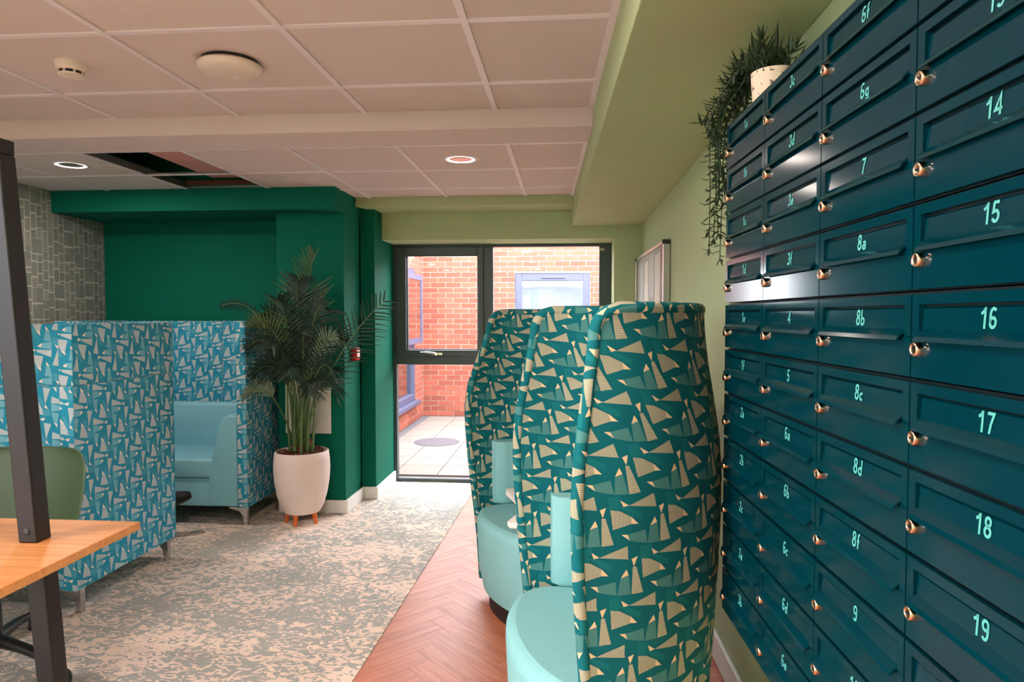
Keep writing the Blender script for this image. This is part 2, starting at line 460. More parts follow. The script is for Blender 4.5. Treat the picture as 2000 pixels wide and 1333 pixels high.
# herringbone planks as parts of the floor
PLW, PLL = 0.10, 0.50
pme = MB(); pme.box(0.0005, PLL - 0.0005, 0.0005, PLW - 0.0005, -0.011, 0.0); pme = pme.mesh('plank', 'plank')
ca = math.radians(45)
def herring():
    out = []
    n = int(PLL / PLW)
    for k in range(-40, 60):
        for j in range(-8, 12):
            # classic herringbone on a square lattice (units of plank width), then rotated 45 degrees
            a = (k + 2 * n * j * 0 + j * n, k - j * n)
            out.append((a[0] * PLW, a[1] * PLW, 0))            # lies along u
            out.append(((a[0] + 0) * PLW, (a[1] + 1) * PLW, 1))  # stands along v
    return out
used_p = 0
for u, v, kind in herring():
    c, s_ = math.cos(ca), math.sin(ca)
    if kind == 0: lu, lv, rz = u, v, ca
    else: lu, lv, rz = u + PLW, v, ca + PI / 2
    mu, mv = (u + PLL / 2, v + PLW / 2) if kind == 0 else (u + PLW / 2, v + PLL / 2)
    X = c * mu - s_ * mv - 0.20; Y = s_ * mu + c * mv + 2.9
    if not (-1.02 < X < 0.60 and 1.75 < Y < 5.55): continue
    x0 = c * lu - s_ * lv - 0.20; y0 = s_ * lu + c * lv + 2.9
    link('plank', pme, floor_o, (x0, y0, 0), (0, 0, rz)); used_p += 1
# carpet: a thin sheet with a straight edge along the planks
cm = MB()
def xe(y): return -0.82 + 0.0255 * (y - 2.3)
cm.hexa([(XL, YB, -.011), (xe(YB), YB, -.011), (xe(5.62), 5.62, -.011), (XL, 5.62, -.011), (XL, YB, .005), (xe(YB), YB, .005), (xe(5.62), 5.62, .005), (XL, 5.62, .005)])
struct(obj('floor_carpet', cm, 'carpet'), 'beige carpet with grey mottled pattern')

# walls
wm = MB()
wm.hexa([(xr(YB), YB, 0), (xr(YB) + .15, YB, 0), (xr(5.7) + .15, 5.7, 0), (xr(5.7), 5.7, 0), (xr(YB), YB, 2.75), (xr(YB) + .15, YB, 2.75), (xr(5.7) + .15, 5.7, 2.75), (xr(5.7), 5.7, 2.75)])
struct(obj('wall_right', wm, 'green_light'), 'pale green wall behind the mailboxes')
lw_ = MB()
for a_, b_, c_, d_ in ((YB, -2.9, 0, 2.75), (.4, 5.2, 0, 2.75), (-2.9, .4, 0, .35), (-2.9, .4, 2.15, 2.75)): lw_.box(XL - .15, XL, a_, b_, c_, d_)
struct(obj('wall_left', lw_, 'wallpaper'), 'wall with grey hatched block wallpaper')
struct(obj('wall_back', B(XL - .15, 1.0, YB - .15, YB, 0, 2.75), 'green_light'), 'pale green wall behind the viewer')
struct(obj('floor_outside', B(-30, 30, -30, 30, -.6, -.4), 'gravel'), 'ground around the building')
# end wall: lintel and pier around the window
em = MB()
em.box(-1.45, xr(YW) + .05, YW, 5.72, 1.995, 2.75)
em.box(0.355, xr(YW) + .05, YW, 5.72, 0, 1.995)
struct(obj('wall_end', em, 'green_light'), 'pale green wall over and beside the tall window')
struct(obj('wall_end_outer', B(-1.6, 1.2, 5.725, 5.80, 2.03, 2.7), 'render_wall'), 'outside face above the window')
struct(obj('wall_recess', B(XL, -1.56, 5.03, 5.2, 0, 2.75), 'green_dark'), 'dark green back wall of the booth recess')
pm = MB(); pm.box(-2.045, -1.56, 4.67, 5.06, 0, 2.265); pm.box(-1.70, -1.452, 5.06, 5.74, 0, 2.265)
struct(obj('wall_pillar', pm, 'green_dark', bev=.003), 'dark green stepped pillar beside the window')
struct(obj('wall_fascia', B(XL, -1.556, 4.49, 5.04, 2.121, 2.75), 'green_dark', bev=.003), 'dark green boxed-in beam over the recess')
# bulkhead over the mailboxes
bm_ = MB()
bm_.hexa([(xs(YB), YB, zs(YB)), (xr(YB), YB, zs(YB)), (xr(YW), YW, zs(YW)), (xs(YW), YW, zs(YW)), (xs(YB), YB, 2.75), (xr(YB), YB, 2.75), (xr(YW), YW, 2.75), (xs(YW), YW, 2.75)])
struct(obj('ceiling_bulkhead', bm_, 'green_light', bev=.004), 'pale green bulkhead along the right wall')
fb = MB(); fb.hexa([(-1.556, 4.93, 2.205), (xs(4.93), 4.93, 2.205), (xs(YW), YW, 2.205), (-1.45, YW, 2.205), (-1.556, 4.93, 2.75), (xs(4.93), 4.93, 2.75), (xs(YW), YW, 2.75), (-1.45, YW, 2.75)])
struct(obj('ceiling_beam_end', fb, 'green_light', bev=.003), 'pale green beam above the window')
bb = MB(); bb.hexa([(XL, 3.125, 2.258), (xs(3.125), 3.125, 2.258), (xs(3.40), 3.40, 2.258), (XL, 3.40, 2.258), (XL, 3.125, 2.72), (xs(3.125), 3.125, 2.72), (xs(3.4), 3.4, 2.72), (XL, 3.4, 2.72)])
struct(obj('ceiling_beam', bb, 'ceiling_tile', bev=.003), 'shallow downstand beam across the ceiling')

# suspended ceiling
ceil_o = struct(obj('ceiling', B(XL - .1, 1.0, YB - .1, 5.74, 2.75, 2.85), 'dark_void'), 'suspended ceiling of square mineral tiles in a white grid')
def tile_mesh(wx, wy):
    m = MB(); m.box(0.004, wx - .004, 0.004, wy - .004, 0.006, 0.022); return m.mesh('ceiling_tile', 'ceiling_tile')
def zone(zc, xs_list, ys_list, edge_fn, holes=()):
    cache = {}
    for i in range(len(xs_list) - 1):
        for j in range(len(ys_list) - 1):
            x0, x1, y0, y1 = xs_list[i], xs_list[i + 1], ys_list[j], ys_list[j + 1]
            if (i, j) in holes: continue
            if edge_fn and i == len(xs_list) - 2:
                m = MB(); a, b_ = edge_fn(y0), edge_fn(y1)
                m.hexa([(x0 + .004, y0 + .004, zc + .006), (a, y0 + .004, zc + .006), (b_, y1 - .004, zc + .006), (x0 + .004, y1 - .004, zc + .006),
                        (x0 + .004, y0 + .004, zc + .022), (a, y0 + .004, zc + .022), (b_, y1 - .004, zc + .022), (x0 + .004, y1 - .004, zc + .022)])
                obj('ceiling_tile', m, 'ceiling_tile', ceil_o); continue
            k = (round(x1 - x0, 4), round(y1 - y0, 4))
            if k not in cache: cache[k] = tile_mesh(*k)
            link('ceiling_tile', cache[k], ceil_o, (x0, y0, zc))
    for x in xs_list[1:-1]:
        obj('grid_runner', B(x - .012, x + .012, ys_list[0], ys_list[-1], zc, zc + .0062), 'grid', ceil_o)
    for j, y in enumerate(ys_list[1:-1]):
        for i in range(len(xs_list) - 1):
            xe_ = edge_fn(y) if (edge_fn and i == len(xs_list) - 2) else xs_list[i + 1]
            obj('grid_cross_bar', B(xs_list[i] + .012, xe_ - (.0 if i == len(xs_list) - 2 else .012), y - .012, y + .012, zc + .0008, zc + .0062), 'grid', ceil_o)
x1s = [XL] + [-0.331 - .606 * k for k in range(5, -1, -1)] + [0.13]
y1s = [YB] + [2.19 - .59 * k for k in range(8, 0, -1)] + [2.19, 2.775, 3.125]
zone(ZC1, x1s, y1s, xs)
x2s = [XL] + [-0.303 - .572 * k for k in range(5, -1, -1)] + [0.07]
y2s = [3.40, 3.45, 4.035, 4.60, 4.93]
# the missing tiles sit between the fourth and third runner, over the booth
hx = 0
for i in range(len(x2s) - 1):
    if abs(x2s[i] + 2.591) < .02: hx = i
zone(ZC2, x2s, y2s, xs, holes=((hx, 1), (hx, 2), (hx, 3)))
# angle trim along the bulkhead
tm = MB(); tm.hexa([(xs(YB) - .024, YB, ZC1 - .001), (xs(YB), YB, ZC1 - .001), (xs(3.125), 3.125, ZC1 - .001), (xs(3.125) - .024, 3.125, ZC1 - .001), (xs(YB) - .024, YB, ZC1 + .005), (xs(YB), YB, ZC1 + .005), (xs(3.125), 3.125, ZC1 + .005), (xs(3.125) - .024, 3.125, ZC1 + .005)])
obj('edge_trim', tm, 'grid', ceil_o)
tm = MB(); tm.hexa([(xs(3.4) - .022, 3.4, ZC2 - .001), (xs(3.4), 3.4, ZC2 - .001), (xs(4.93), 4.93, ZC2 - .001), (xs(4.93) - .022, 4.93, ZC2 - .001), (xs(3.4) - .022, 3.4, ZC2 + .005), (xs(3.4), 3.4, ZC2 + .005), (xs(4.93), 4.93, ZC2 + .005), (xs(4.93) - .022, 4.93, ZC2 + .005)])
obj('edge_trim', tm, 'grid', ceil_o)
# upstand of the grid around the open bay, inside the void
VX0, VX1 = x2s[hx], x2s[hx + 1]
for nm, b_ in (('void_upstand', B(VX0 - .004, VX0 + .004, 3.46, 4.48, ZC2 + .006, ZC2 + .05)), ('void_upstand', B(VX0, VX1, 4.475, 4.485, ZC2 + .006, ZC2 + .02)),
               ('void_upstand', B(VX0 + .012, VX1 - .012, 4.033, 4.037, ZC2 + .006, ZC2 + .018))):
    obj(nm, b_, 'steel', ceil_o)
obj('void_board', B(VX1 - .385, VX1 - .165, 3.72, 4.485, ZC2 + .075, ZC2 + .095), 'pinkboard', ceil_o)
obj('void_timber', B(VX0 + .02, VX1 - .01, 4.44, 4.47, ZC2 + .025, ZC2 + .05), 'mulch', ceil_o)
tr = MB(); tr.box(VX0 - .3, VX0 + .22, 3.78, 3.80, 2.42, 2.45); tr.box(VX0 - .3, VX0 + .22, 3.88, 3.90, 2.42, 2.45)
for q in range(5): tr.box(VX0 - .28 + q * .11, VX0 - .27 + q * .11, 3.80, 3.88, 2.42, 2.43)
obj('cable_tray', tr, 'steel', ceil_o)
vp = MB(); vp.tube([(VX0 - .2, 4.2, 2.55), (VX0 + .34, 4.2, 2.55)], .02, 10); obj('void_pipe', vp, 'steel', ceil_o, smooth=True)
vp = MB(); vp.tube([(VX0 + .05, 3.84, 2.45), (VX0 + .05, 3.84, 2.75)], .006, 6); obj('hanger_rod', vp, 'steel', ceil_o)

# baseboards
def bb_(name, P0, P1, t=.018, h=.098):
    d = Vector((P1[0] - P0[0], P1[1] - P0[1])); n = Vector((d.y, -d.x)).normalized() * t
    m = MB(); q = [(P0[0], P0[1]), (P0[0] + n.x, P0[1] + n.y), (P1[0] + n.x, P1[1] + n.y), (P1[0], P1[1])]
    m.hexa([(a, b, 0.005) for a, b in q] + [(a, b, h) for a, b in q])
    return struct(obj(name, m, 'white_paint', bev=.004), 'white painted skirting board')
bb_('baseboard_pillar', (-2.045, 4.67), (-1.56 + .018, 4.67))
bb_('baseboard_pillar_side', (-1.56, 4.67), (-1.56, 5.06 - .018))
bb_('baseboard_step', (-1.56, 5.06), (-1.452 + .018, 5.06))
bb_('baseboard_reveal', (-1.452, 5.06), (-1.452, 5.60))
bb_('baseboard_recess', (XL, 5.03), (-2.045, 5.03))
bb_('baseboard_right', (xr(YW), YW), (xr(YB), YB), .016, .115)
bb_('baseboard_left', (XL, YB), (XL, 5.03))

# ---------------------------------------------------------------- window
YG = 5.64
win = sempty('window_1', 'dark grey framed tall window with an opening light', (0, YG, 0))
def fr(name, x0, x1, z0, z1, y0=-.035, y1=.035, parent=win, m='win_frame', bev=.004):
    return obj(name, B(x0, x1, y0, y1, z0, z1), m, parent, bev=bev)
fr('jamb', -1.455, -1.425, 0, 2.0); fr('jamb', .258, .355, 0, 2.0)
fr('head', -1.425, .258, 1.972, 2.0); fr('sill', -1.425, .258, 0, .035)
fr('mullion', -.690, -.612, .035, 1.972)
fr('transom', -1.425, -.690, .995, 1.066)
sash = fr('sash', -1.425, -1.34, 1.066, 1.972, -.052, .02)
fr('sash_rail', -1.34, -.738, 1.066, 1.118, -.052, .02, sash); fr('sash_rail', -1.34, -.738, 1.908, 1.972, -.052, .02, sash); fr('sash_stile', -.738, -.690, 1.066, 1.972, -.052, .02, sash)
for n_, b_ in (('sash_bead', (-1.34, -1.332, 1.118, 1.908)), ('sash_bead', (-.746, -.738, 1.118, 1.908)), ('sash_bead', (-1.332, -.746, 1.118, 1.126)), ('sash_bead', (-1.332, -.746, 1.90, 1.908))):
    fr(n_, *b_, -.02, .015, sash, 'black', .0)
hm = MB(); hm.tube([(-1.215, -.075, 1.098), (-1.16, -.078, 1.098), (-1.10, -.076, 1.093), (-1.075, -.07, 1.088)], [.007, .008, .008, .007], 8)
hm.lathe([(.016, 0), (.016, .012)], 14, mi=0)
hh = MB(); hh.tube([(-1.215, -.078, 1.099), (-1.15, -.080, 1.099), (-1.10, -.078, 1.092), (-1.075, -.072, 1.086)], [.006, .009, .009, .012], 8)
hh.tube([(-1.08, -.052, 1.087), (-1.08, -.085, 1.087)], .013, 12); hh.box(-1.10, -1.035, -.058, -.052, 1.078, 1.096)
obj('sash_handle', hh, 'chrome', sash, smooth=True)
fr('glass_pane', -1.335, -.743, 1.12, 1.905, -.006, 0, sash, 'glass', 0)
fr('glass_pane', -1.42, -.692, .04, .992, -.003, .003, win, 'glass', 0)
fr('glass_pane', -.61, .256, .04, 1.97, -.003, .003, win, 'glass', 0)
cb = MB(); cb.box(.262, .30, -.05, -.035, 1.93, 1.955)
obj('catch', cb, 'chrome', win, bev=.002)

for n_w, ax, a0, a1, at, lb in (('window_added', 0, -2.9, .4, XL - .08, 'unseen side window behind the viewer, added to light the lounge'),):  # side window out of view, added to bring daylight into the room
    we = sempty(n_w, lb)
    def wb(nm, u0, u1, z0, z1, t_=.03, mm='win_frame'):
        b_ = B(at - t_, at + t_, u0, u1, z0, z1) if ax == 0 else B(u0, u1, at - t_, at + t_, z0, z1)
        return obj(nm, b_, mm, we)
    wb('frame_rail', a0, a1, .35, .41); wb('frame_rail', a0, a1, 2.09, 2.15)
    for q in range(4):
        u = a0 + (a1 - a0 - .06) * q / 3; wb('mullion', u, u + .06, .41, 2.09)
    for q in range(3):
        u = a0 + .06 + (a1 - a0 - .06) * q / 3; wb('glass_pane', u, u + (a1 - a0 - .06) / 3 - .06, .41, 2.09, .003, 'glass')

# ================================================================ COURTYARD
YC = 9.8; XC = -2.10; ZP = -.05
ground = struct(obj('floor_courtyard', B(-3.4, 2.6, 5.76, 10.3, ZP - .3, ZP - .03), 'gravel'), 'courtyard ground outside the window')
sm = MB(); sm.box(.004, .396, .004, .396, -.03, 0); sme = sm.mesh('paving_slab', 'slab')
for i in range(8):
    for j in range(10):
        x = XC + .115 + .4 * i; y = 5.80 + .4 * j - .11
        if y + .4 > YC - .08 or y < 5.7: continue
        link('paving_slab', sme, ground, (x, y, ZP))
gm = MB(); gm.box(XC, 1.2, YC - .16, YC - .05, ZP - .03, ZP - .005); gm.box(XC, XC + .11, 5.8, YC - .16, ZP - .03, ZP - .008)
obj('gravel_strip', gm, 'gravel', ground)
mc = thing('manhole_cover', 'round grey manhole cover set in the courtyard paving', 'manhole cover', (-1.495, 7.70, ZP))
c_ = MB(); c_.lathe([(.262, 0), (.262, .004), (.245, .006)], 40); obj('rim', c_, 'cover', mc)
c_ = MB(); c_.lathe([(.243, .0), (.243, .007)], 40)
obj('lid', c_, 'cover', mc)
BH, BW = .075, .225
def brick_wall(name, label, to_world, length, z0, z1, opening, single, y_thick=.2, rot=0.0, loc=(0, 0, 0), ext=0.0):
    """bricks are parts; local x along the wall, front at y=0, mortar behind"""
    root = MB()
    o0, o1, oz0, oz1 = opening
    if ext: root.box(-ext, 0, .008, y_thick, z0, z1)
    for a, b, c, d in ((0, o0, z0, z1), (o1, length, z0, z1), (o0, o1, z0, oz0), (o0, o1, oz1, z1)):
        if b - a > .01 and d - c > .01: root.box(a, b, .008, y_thick, c, d)
    w_ = struct(obj(name, root, 'mortar', loc=loc, rot=(0, 0, rot)), label)
    cache = {}; rest = MB()
    nz = int((z1 - z0) / BH)
    for k in range(nz):
        z = z0 + k * BH
        x = -(BW / 2 if k % 2 else 0)
        while x < length:
            a, b = max(x, 0) + .005, min(x + BW, length) - .005
            x += BW
            zc = z + BH / 2
            if oz0 < zc < oz1:
                if a >= o0 - .01 and b <= o1 + .01: continue
                if a < o0 < b: b = o0 - .003
                elif a < o1 < b: a = o1 + .003
            if b - a < .03: continue
            if single((a + b) / 2, zc):
                key = round(b - a, 3)
                if key not in cache:
                    m = MB(); m.box(0, b - a, 0, .03, .005, BH - .005); cache[key] = m.mesh('brick', 'brick')
                link('brick', cache[key], w_, (a, random.uniform(-.002, .002), z))
            else:
                rest.box(a, b, 0, .03, z + .005, z + BH - .005)
    if rest.f:
        r = obj('brickwork', rest, 'brick', w_); r['kind'] = 'stuff'
    return w_
WX0, WX1, WZ0, WZ1 = -.755 - XC, .325 - XC, 1.0, 2.02
brick_wall('wall_courtyard', 'orange red brick wall across the courtyard', None, 4.2, ZP - .01, 2.6, (WX0, WX1, WZ0, WZ1),
           lambda x, z: (x < 1.42 and z < 2.36) or (x < 2.7 and 1.40 < z < 2.46), loc=(XC, YC, 0), ext=.3)
LW = brick_wall('wall_courtyard_left', 'short brick return wall of the courtyard', None, 3.9, ZP - .01, 2.6, (1.2, 3.38, .20, 2.05),
           lambda x, z: (x > 3.3 and z < 2.4) or (x > 1.6 and z < .25) or (x > 2.4 and 2.0 < z < 2.4), rot=PI / 2, loc=(XC, 5.9, 0))
wo = sempty('window_2', 'grey framed window in the brick wall across the courtyard', (XC, YC, 0))
def fro(par, name, x0, x1, z0, z1, y0, y1, m='win_frame_out'): return obj(name, B(x0, x1, y0, y1, z0, z1), m, par, bev=.006)
fro(wo, 'frame', WX0 + .004, WX0 + .10, WZ0, WZ1, .02, .09); fro(wo, 'frame', WX1 - .10, WX1 - .004, WZ0, WZ1, .02, .09)
fro(wo, 'frame', WX0 + .10, WX1 - .10, WZ1 - .11, WZ1 - .004, .02, .09); fro(wo, 'frame', WX0 + .10, WX1 - .10, WZ0, WZ0 + .1, .02, .09)
fro(wo, 'trickle_vent', WX0 + .38, WX0 + .72, WZ1 - .075, WZ1 - .055, .005, .02)
fro(wo, 'pane', WX0 + .10, WX1 - .10, WZ0 + .1, WZ1 - .11, .055, .06, 'glass_out')
wl = sempty('window_3', 'grey framed window in the short brick return wall', (XC, 5.9, 0)); wl.rotation_euler = (0, 0, PI / 2)
fro(wl, 'frame', 3.29, 3.375, .24, 2.045, .0, .08); fro(wl, 'frame', 1.205, 1.29, .24, 2.045, .0, .08)
fro(wl, 'frame', 1.29, 3.29, 1.96, 2.045, .0, .08); fro(wl, 'frame', 1.29, 3.29, .24, .33, .0, .08); fro(wl, 'transom', 1.29, 3.29, .96, 1.04, .0, .08)
fro(wl, 'pane', 1.29, 3.29, .33, .96, .05, .055, 'glass_out')
sl = sempty('open_sash', None) if False else None
sp_ = obj('sash', B(2.35, 3.29, -.12, -.09, 1.04, 1.95), 'glass_out', wl)
for a in ((2.35, 3.29, 1.04, 1.11), (2.35, 3.29, 1.88, 1.95), (2.35, 2.42, 1.11, 1.88), (3.22, 3.29, 1.11, 1.88)):
    obj('sash_rail', B(a[0], a[1], -.13, -.08, a[2], a[3]), 'win_frame_out', sp_)
fro(wl, 'window_sill', 1.15, 3.42, .185, .24, -.07, .08)
rm = MB(); rm.box(1.35, 1.55, 5.8, 10, ZP, 2.3); struct(obj('wall_courtyard_right', rm, 'render_wall'), 'pale rendered wall at the side of the courtyard')

# ================================================================ MAILBOXES
MW, MH, MD = .300, .1167, .185
ROWDIR = Vector((-.045, 1, 0)).normalized(); MANG = math.atan2(-ROWDIR.y, -ROWDIR.x)
NUMS = [['1a', '1b', '1c', '1d', '1e', '1f', '2a', '2b', '2c', '3a', '3b'],
        ['3c', '3d', '3e', '3f', '4', '5', '6a', '6b', '6c', '6d', '6e'],
        ['6f', '6g', '7', '8a', '8b', '8c', '8d', '8f', '9', '10', '11'],
        ['12', '13', '14', '15', '16', '17', '18', '19', '20', '21', '22']]
# shared meshes, local frame: x right seen from the room, y into the wall, z up, origin lower left front
b1 = MB(); b1.box(.001, MW - .001, .010, MD, .001, MH - .001)
body_me = b1.mesh('body', 'mail_in')
# top part of the front: a frame round the recessed letter flap
FZ0, FZ1 = .056, .099; FX0, FX1 = .018, MW - .018
sfm = MB()
sfm.box(.002, MW - .002, .0, .012, FZ1, MH - .0045); sfm.box(.002, FX0, .0, .012, FZ0, FZ1); sfm.box(FX1, MW - .002, .0, .012, FZ0, FZ1)
surr_me = sfm.mesh('front_surround', 'mail')
fl = MB()
prof = [(.0075, FZ1 - .0035), (.0052, FZ1 - .006), (.0030, FZ0 + .010), (-.0070, FZ0 + .001), (-.0098, FZ0 - .005), (-.0080, FZ0 - .0054), (-.005, FZ0 - .001), (.006, FZ0 + .008), (.010, FZ1 - .0035)]
fl.prism(prof, 0, FX0 + .002, FX1 - .002)
flap_me = fl.mesh('letter_flap', 'mail')
dm = MB(); dm.box(.002, MW - .002, .0, .012, .0025, FZ0 - .0005)
door_me = dm.mesh('door', 'mail')
lk = MB()
def cyl_y(mb, cx, cz, prof, n=20, mi=0):
    b = len(mb.v)
    for r, y in prof:
        for i in range(n):
            a = 2 * PI * i / n; mb.v.append((cx + r * math.cos(a), y, cz + r * math.sin(a)))
    for j in range(len(prof) - 1):
        for i in range(n):
            i2 = (i + 1) % n; mb.face((b + j * n + i, b + j * n + i2, b + (j + 1) * n + i2, b + (j + 1) * n + i), None, mi)
    mb.face([b + (len(prof) - 1) * n + i for i in range(n)], None, mi)
cyl_y(lk, 0, 0, [(.0102, .001), (.0102, -.003), (.0096, -.0075), (.0086, -.0088), (.0062, -.0090), (.0060, -.0082)])
lock_me = lk.mesh('lock', 'brass', True)
kh = MB(); kh.box(-.0042, .0042, -.0090, -.0080, -.0012, .0012); key_me = kh.mesh('keyhole', 'keyhole')
txt_cache = {}
def arc(cx, cy, rx, ry, a0, a1, n=14):
    return [(cx + rx * math.cos(math.radians(a0 + (a1 - a0) * i / n)), cy + ry * math.sin(math.radians(a0 + (a1 - a0) * i / n))) for i in range(n + 1)]
GL = {'0': [arc(.27, .5, .19, .43, 0, 360, 28)], '1': [[(.05, .70), (.20, .78), (.33, .95)], [(.33, 1.0), (.33, 0)]],
      '2': [arc(.27, .70, .20, .23, 170, -30) + [(.08, .07), (.50, .07)]], '3': [arc(.26, .72, .18, .21, 155, -85), arc(.26, .28, .20, .22, 85, -160)],
      '4': [[(.40, 0), (.40, .93), (.05, .28), (.54, .28)]], '5': [[(.47, .93), (.15, .93), (.09, .50)] + arc(.26, .31, .20, .24, 125, -160)],
      '6': [arc(.27, .29, .19, .22, 0, 360, 24), arc(.28, .70, .185, .23, 35, 175) + [(.08, .5), (.08, .28)]], '7': [[(.04, .93), (.48, .93), (.30, .45), (.22, 0)]],
      '8': [arc(.27, .735, .165, .195, 0, 360, 24), arc(.27, .28, .195, .215, 0, 360, 24)],
      'a': [arc(.24, .17, .15, .12, 0, 360, 18), [(.42, .38), (.42, 0)], arc(.26, .36, .16, .13, 0, 150)], 'b': [[(.09, 1.0), (.09, 0)], arc(.27, .26, .17, .20, 0, 360, 20)],
      'c': [arc(.27, .26, .18, .20, 50, 310)], 'd': [[(.44, 1.0), (.44, 0)], arc(.26, .26, .17, .20, 0, 360, 20)], 'e': [[(.09, .27), (.45, .27)] + arc(.27, .26, .18, .20, 0, 315)],
      'f': [[(.17, 0), (.17, .76)] + arc(.30, .76, .13, .17, 180, 75), [(.02, .50), (.34, .50)]], 'g': [arc(.26, .26, .17, .20, 0, 360, 20), [(.44, .48), (.44, -.06)] + arc(.27, -.06, .17, .13, 0, -150)]}
GL['9'] = [[(.54 - x, 1 - y) for x, y in st_] for st_ in GL['6']]
def text_mesh(s):
    if s in txt_cache: return txt_cache[s]
    mb = MB(); sw = .075; H_ = .0245; adv = .62
    x_off = -(adv * (len(s) - 1) + .54) / 2
    for k, chx in enumerate(s):
        for st_ in GL[chx]:
            P = [Vector((x + x_off + k * adv, y)) for x, y in st_]; rows = []
            closed = (P[0] - P[-1]).length < 1e-4
            for i in range(len(P)):
                if closed: a_, b_ = P[i - 1] if i else P[-2], P[i + 1] if i < len(P) - 1 else P[1]
                else: a_, b_ = P[max(i - 1, 0)], P[min(i + 1, len(P) - 1)]
                d1 = (P[i] - a_); d2 = (b_ - P[i])
                d1 = d1.normalized() if d1.length > 1e-6 else d2.normalized(); d2 = d2.normalized() if d2.length > 1e-6 else d1
                d_ = (d1 + d2).normalized(); n_ = Vector((-d_.y, d_.x)); mt = sw / max(.45, d_.dot(d1))
                rows.append([((P[i] - n_ * mt).x * H_, ((P[i] - n_ * mt).y - .5) * H_, 0), ((P[i] + n_ * mt).x * H_, ((P[i] + n_ * mt).y - .5) * H_, 0)])
            mb.strip(rows)
    me = mb.mesh('number', 'number'); txt_cache[s] = me
    return me
ORD = ['top', 'second', 'third', 'fourth', 'fifth', 'sixth', 'seventh', 'eighth', 'ninth', 'tenth', 'bottom']
COLN = ['column at the far end', 'second column from the far end', 'second column from the viewer', 'column nearest the viewer']
for ci in range(4):
    for ri in range(11):
        s_ = 1.848 - .2995 * ci
        p = Vector((.5, 0, 0)) + ROWDIR * s_
        z = 1.90 - MH * (ri + 1)
        nm = NUMS[ci][ri]
        t_ = thing('mailbox', 'petrol blue mailbox marked %s, %s in the %s' % (nm, ORD[ri], COLN[ci]), 'mailbox', (p.x, p.y, z), MANG, 'wall-mounted mailboxes')
        link('body', body_me, t_)
        link('front_surround', surr_me, t_)
        f_ = link('letter_flap', flap_me, t_)
        n_ = link('number', text_mesh(nm), f_, (MW / 2, .0034, (FZ0 + FZ1) / 2 + .004), (PI / 2 - .065, 0, 0))
        n_['label'] = 'pale aqua lettering ' + nm
        d_ = link('door', door_me, t_)
        k_ = link('lock', lock_me, d_, (.020, 0, .040)); k_['label'] = 'bright round cam lock'
        link('keyhole', key_me, t_, (.020, 0, .040), (0, random.choice((0, 0, PI / 2, .5)), 0))

# ---------------------------------------------------------------- trailing plant on the mailboxes
tp = thing('trailing_plant', 'dark green trailing plant in a speckled stone pot on top of the mailboxes', 'plant', (.505, 1.745, 1.9005))
m = MB(); m.lathe([(.044, 0), (.048, .008), (.054, .092), (.054, .098), (.048, .098), (.045, .075)], 32, cap1=False); obj('pot', m, 'speckle', tp, smooth=True)
m = MB(); m.lathe([(.0, .080), (.047, .082)], 24, cap0=False, cap1=False); obj('soil', m, 'mulch', tp)
rv = random.Random(11)
def leaf(mb, p, d, L, wd, droop):
    side = d.cross(Vector((0, 0, 1)))
    if side.length < .05: side = Vector((1, 0, 0))
    side.normalize(); rows = []
    nrm = side.cross(d).normalized()
    for i in range(5):
        t = i / 4; q = p + d * (L * t) + Vector((0, 0, 1)) * (droop * L * t * t)
        hw = wd * (math.sin(PI * min(1, .12 + t * .95)) ** .8)
        rows.append([q - side * hw + nrm * hw * .4, q, q + side * hw + nrm * hw * .4])
    mb.strip(rows)
def vine(points, step=.0155, L=(.026, .044)):
    pts = [Vector(p) for p in points]
    # resample by catmull-rom
    path = []
    for i in range(len(pts) - 1):
        p0, p1, p2, p3 = pts[max(i - 1, 0)], pts[i], pts[i + 1], pts[min(i + 2, len(pts) - 1)]
        for k in range(10):
            t = k / 10
            path.append(.5 * ((2 * p1) + (p2 - p0) * t + (2 * p0 - 5 * p1 + 4 * p2 - p3) * t * t + (3 * p1 - p0 - 3 * p2 + p3) * t ** 3))
    path.append(pts[-1])
    s = MB(); s.tube(path, [.0016] * len(path), 5)
    st = obj('trailing_stem', s, 'vine', tp)
    lm = MB(); acc = 0; nxt = .01; ang = rv.uniform(0, 6)
    for i in range(1, len(path)):
        seg = path[i] - path[i - 1]; acc += seg.length
        while acc > nxt:
            nxt += step * rv.uniform(.8, 1.2); ang += 2.4 + rv.uniform(-.4, .4)
            d = seg.normalized(); u = d.cross(Vector((.3, .2, .93)))
            if u.length < .1: u = d.cross(Vector((1, 0, 0)))
            u.normalize(); v = d.cross(u)
            dirv = (u * math.cos(ang) + v * math.sin(ang)) * .9 + d * .55 + Vector((0, 0, -.1))
            leaf(lm, path[i], dirv.normalized(), rv.uniform(*L), .0050, rv.uniform(.1, .9))
    for q in range(4):
        a = q * 1.6 + ang; d = (path[-1] - path[-3]).normalized(); u = d.cross(Vector((.3, .5, .8))).normalized(); v = d.cross(u)
        leaf(lm, path[-1], ((u * math.cos(a) + v * math.sin(a)) * .5 + d).normalized(), .03, .0028, .2)
    lo = obj('leaves', lm, 'vine', st, smooth=False); lo['kind'] = 'stuff'
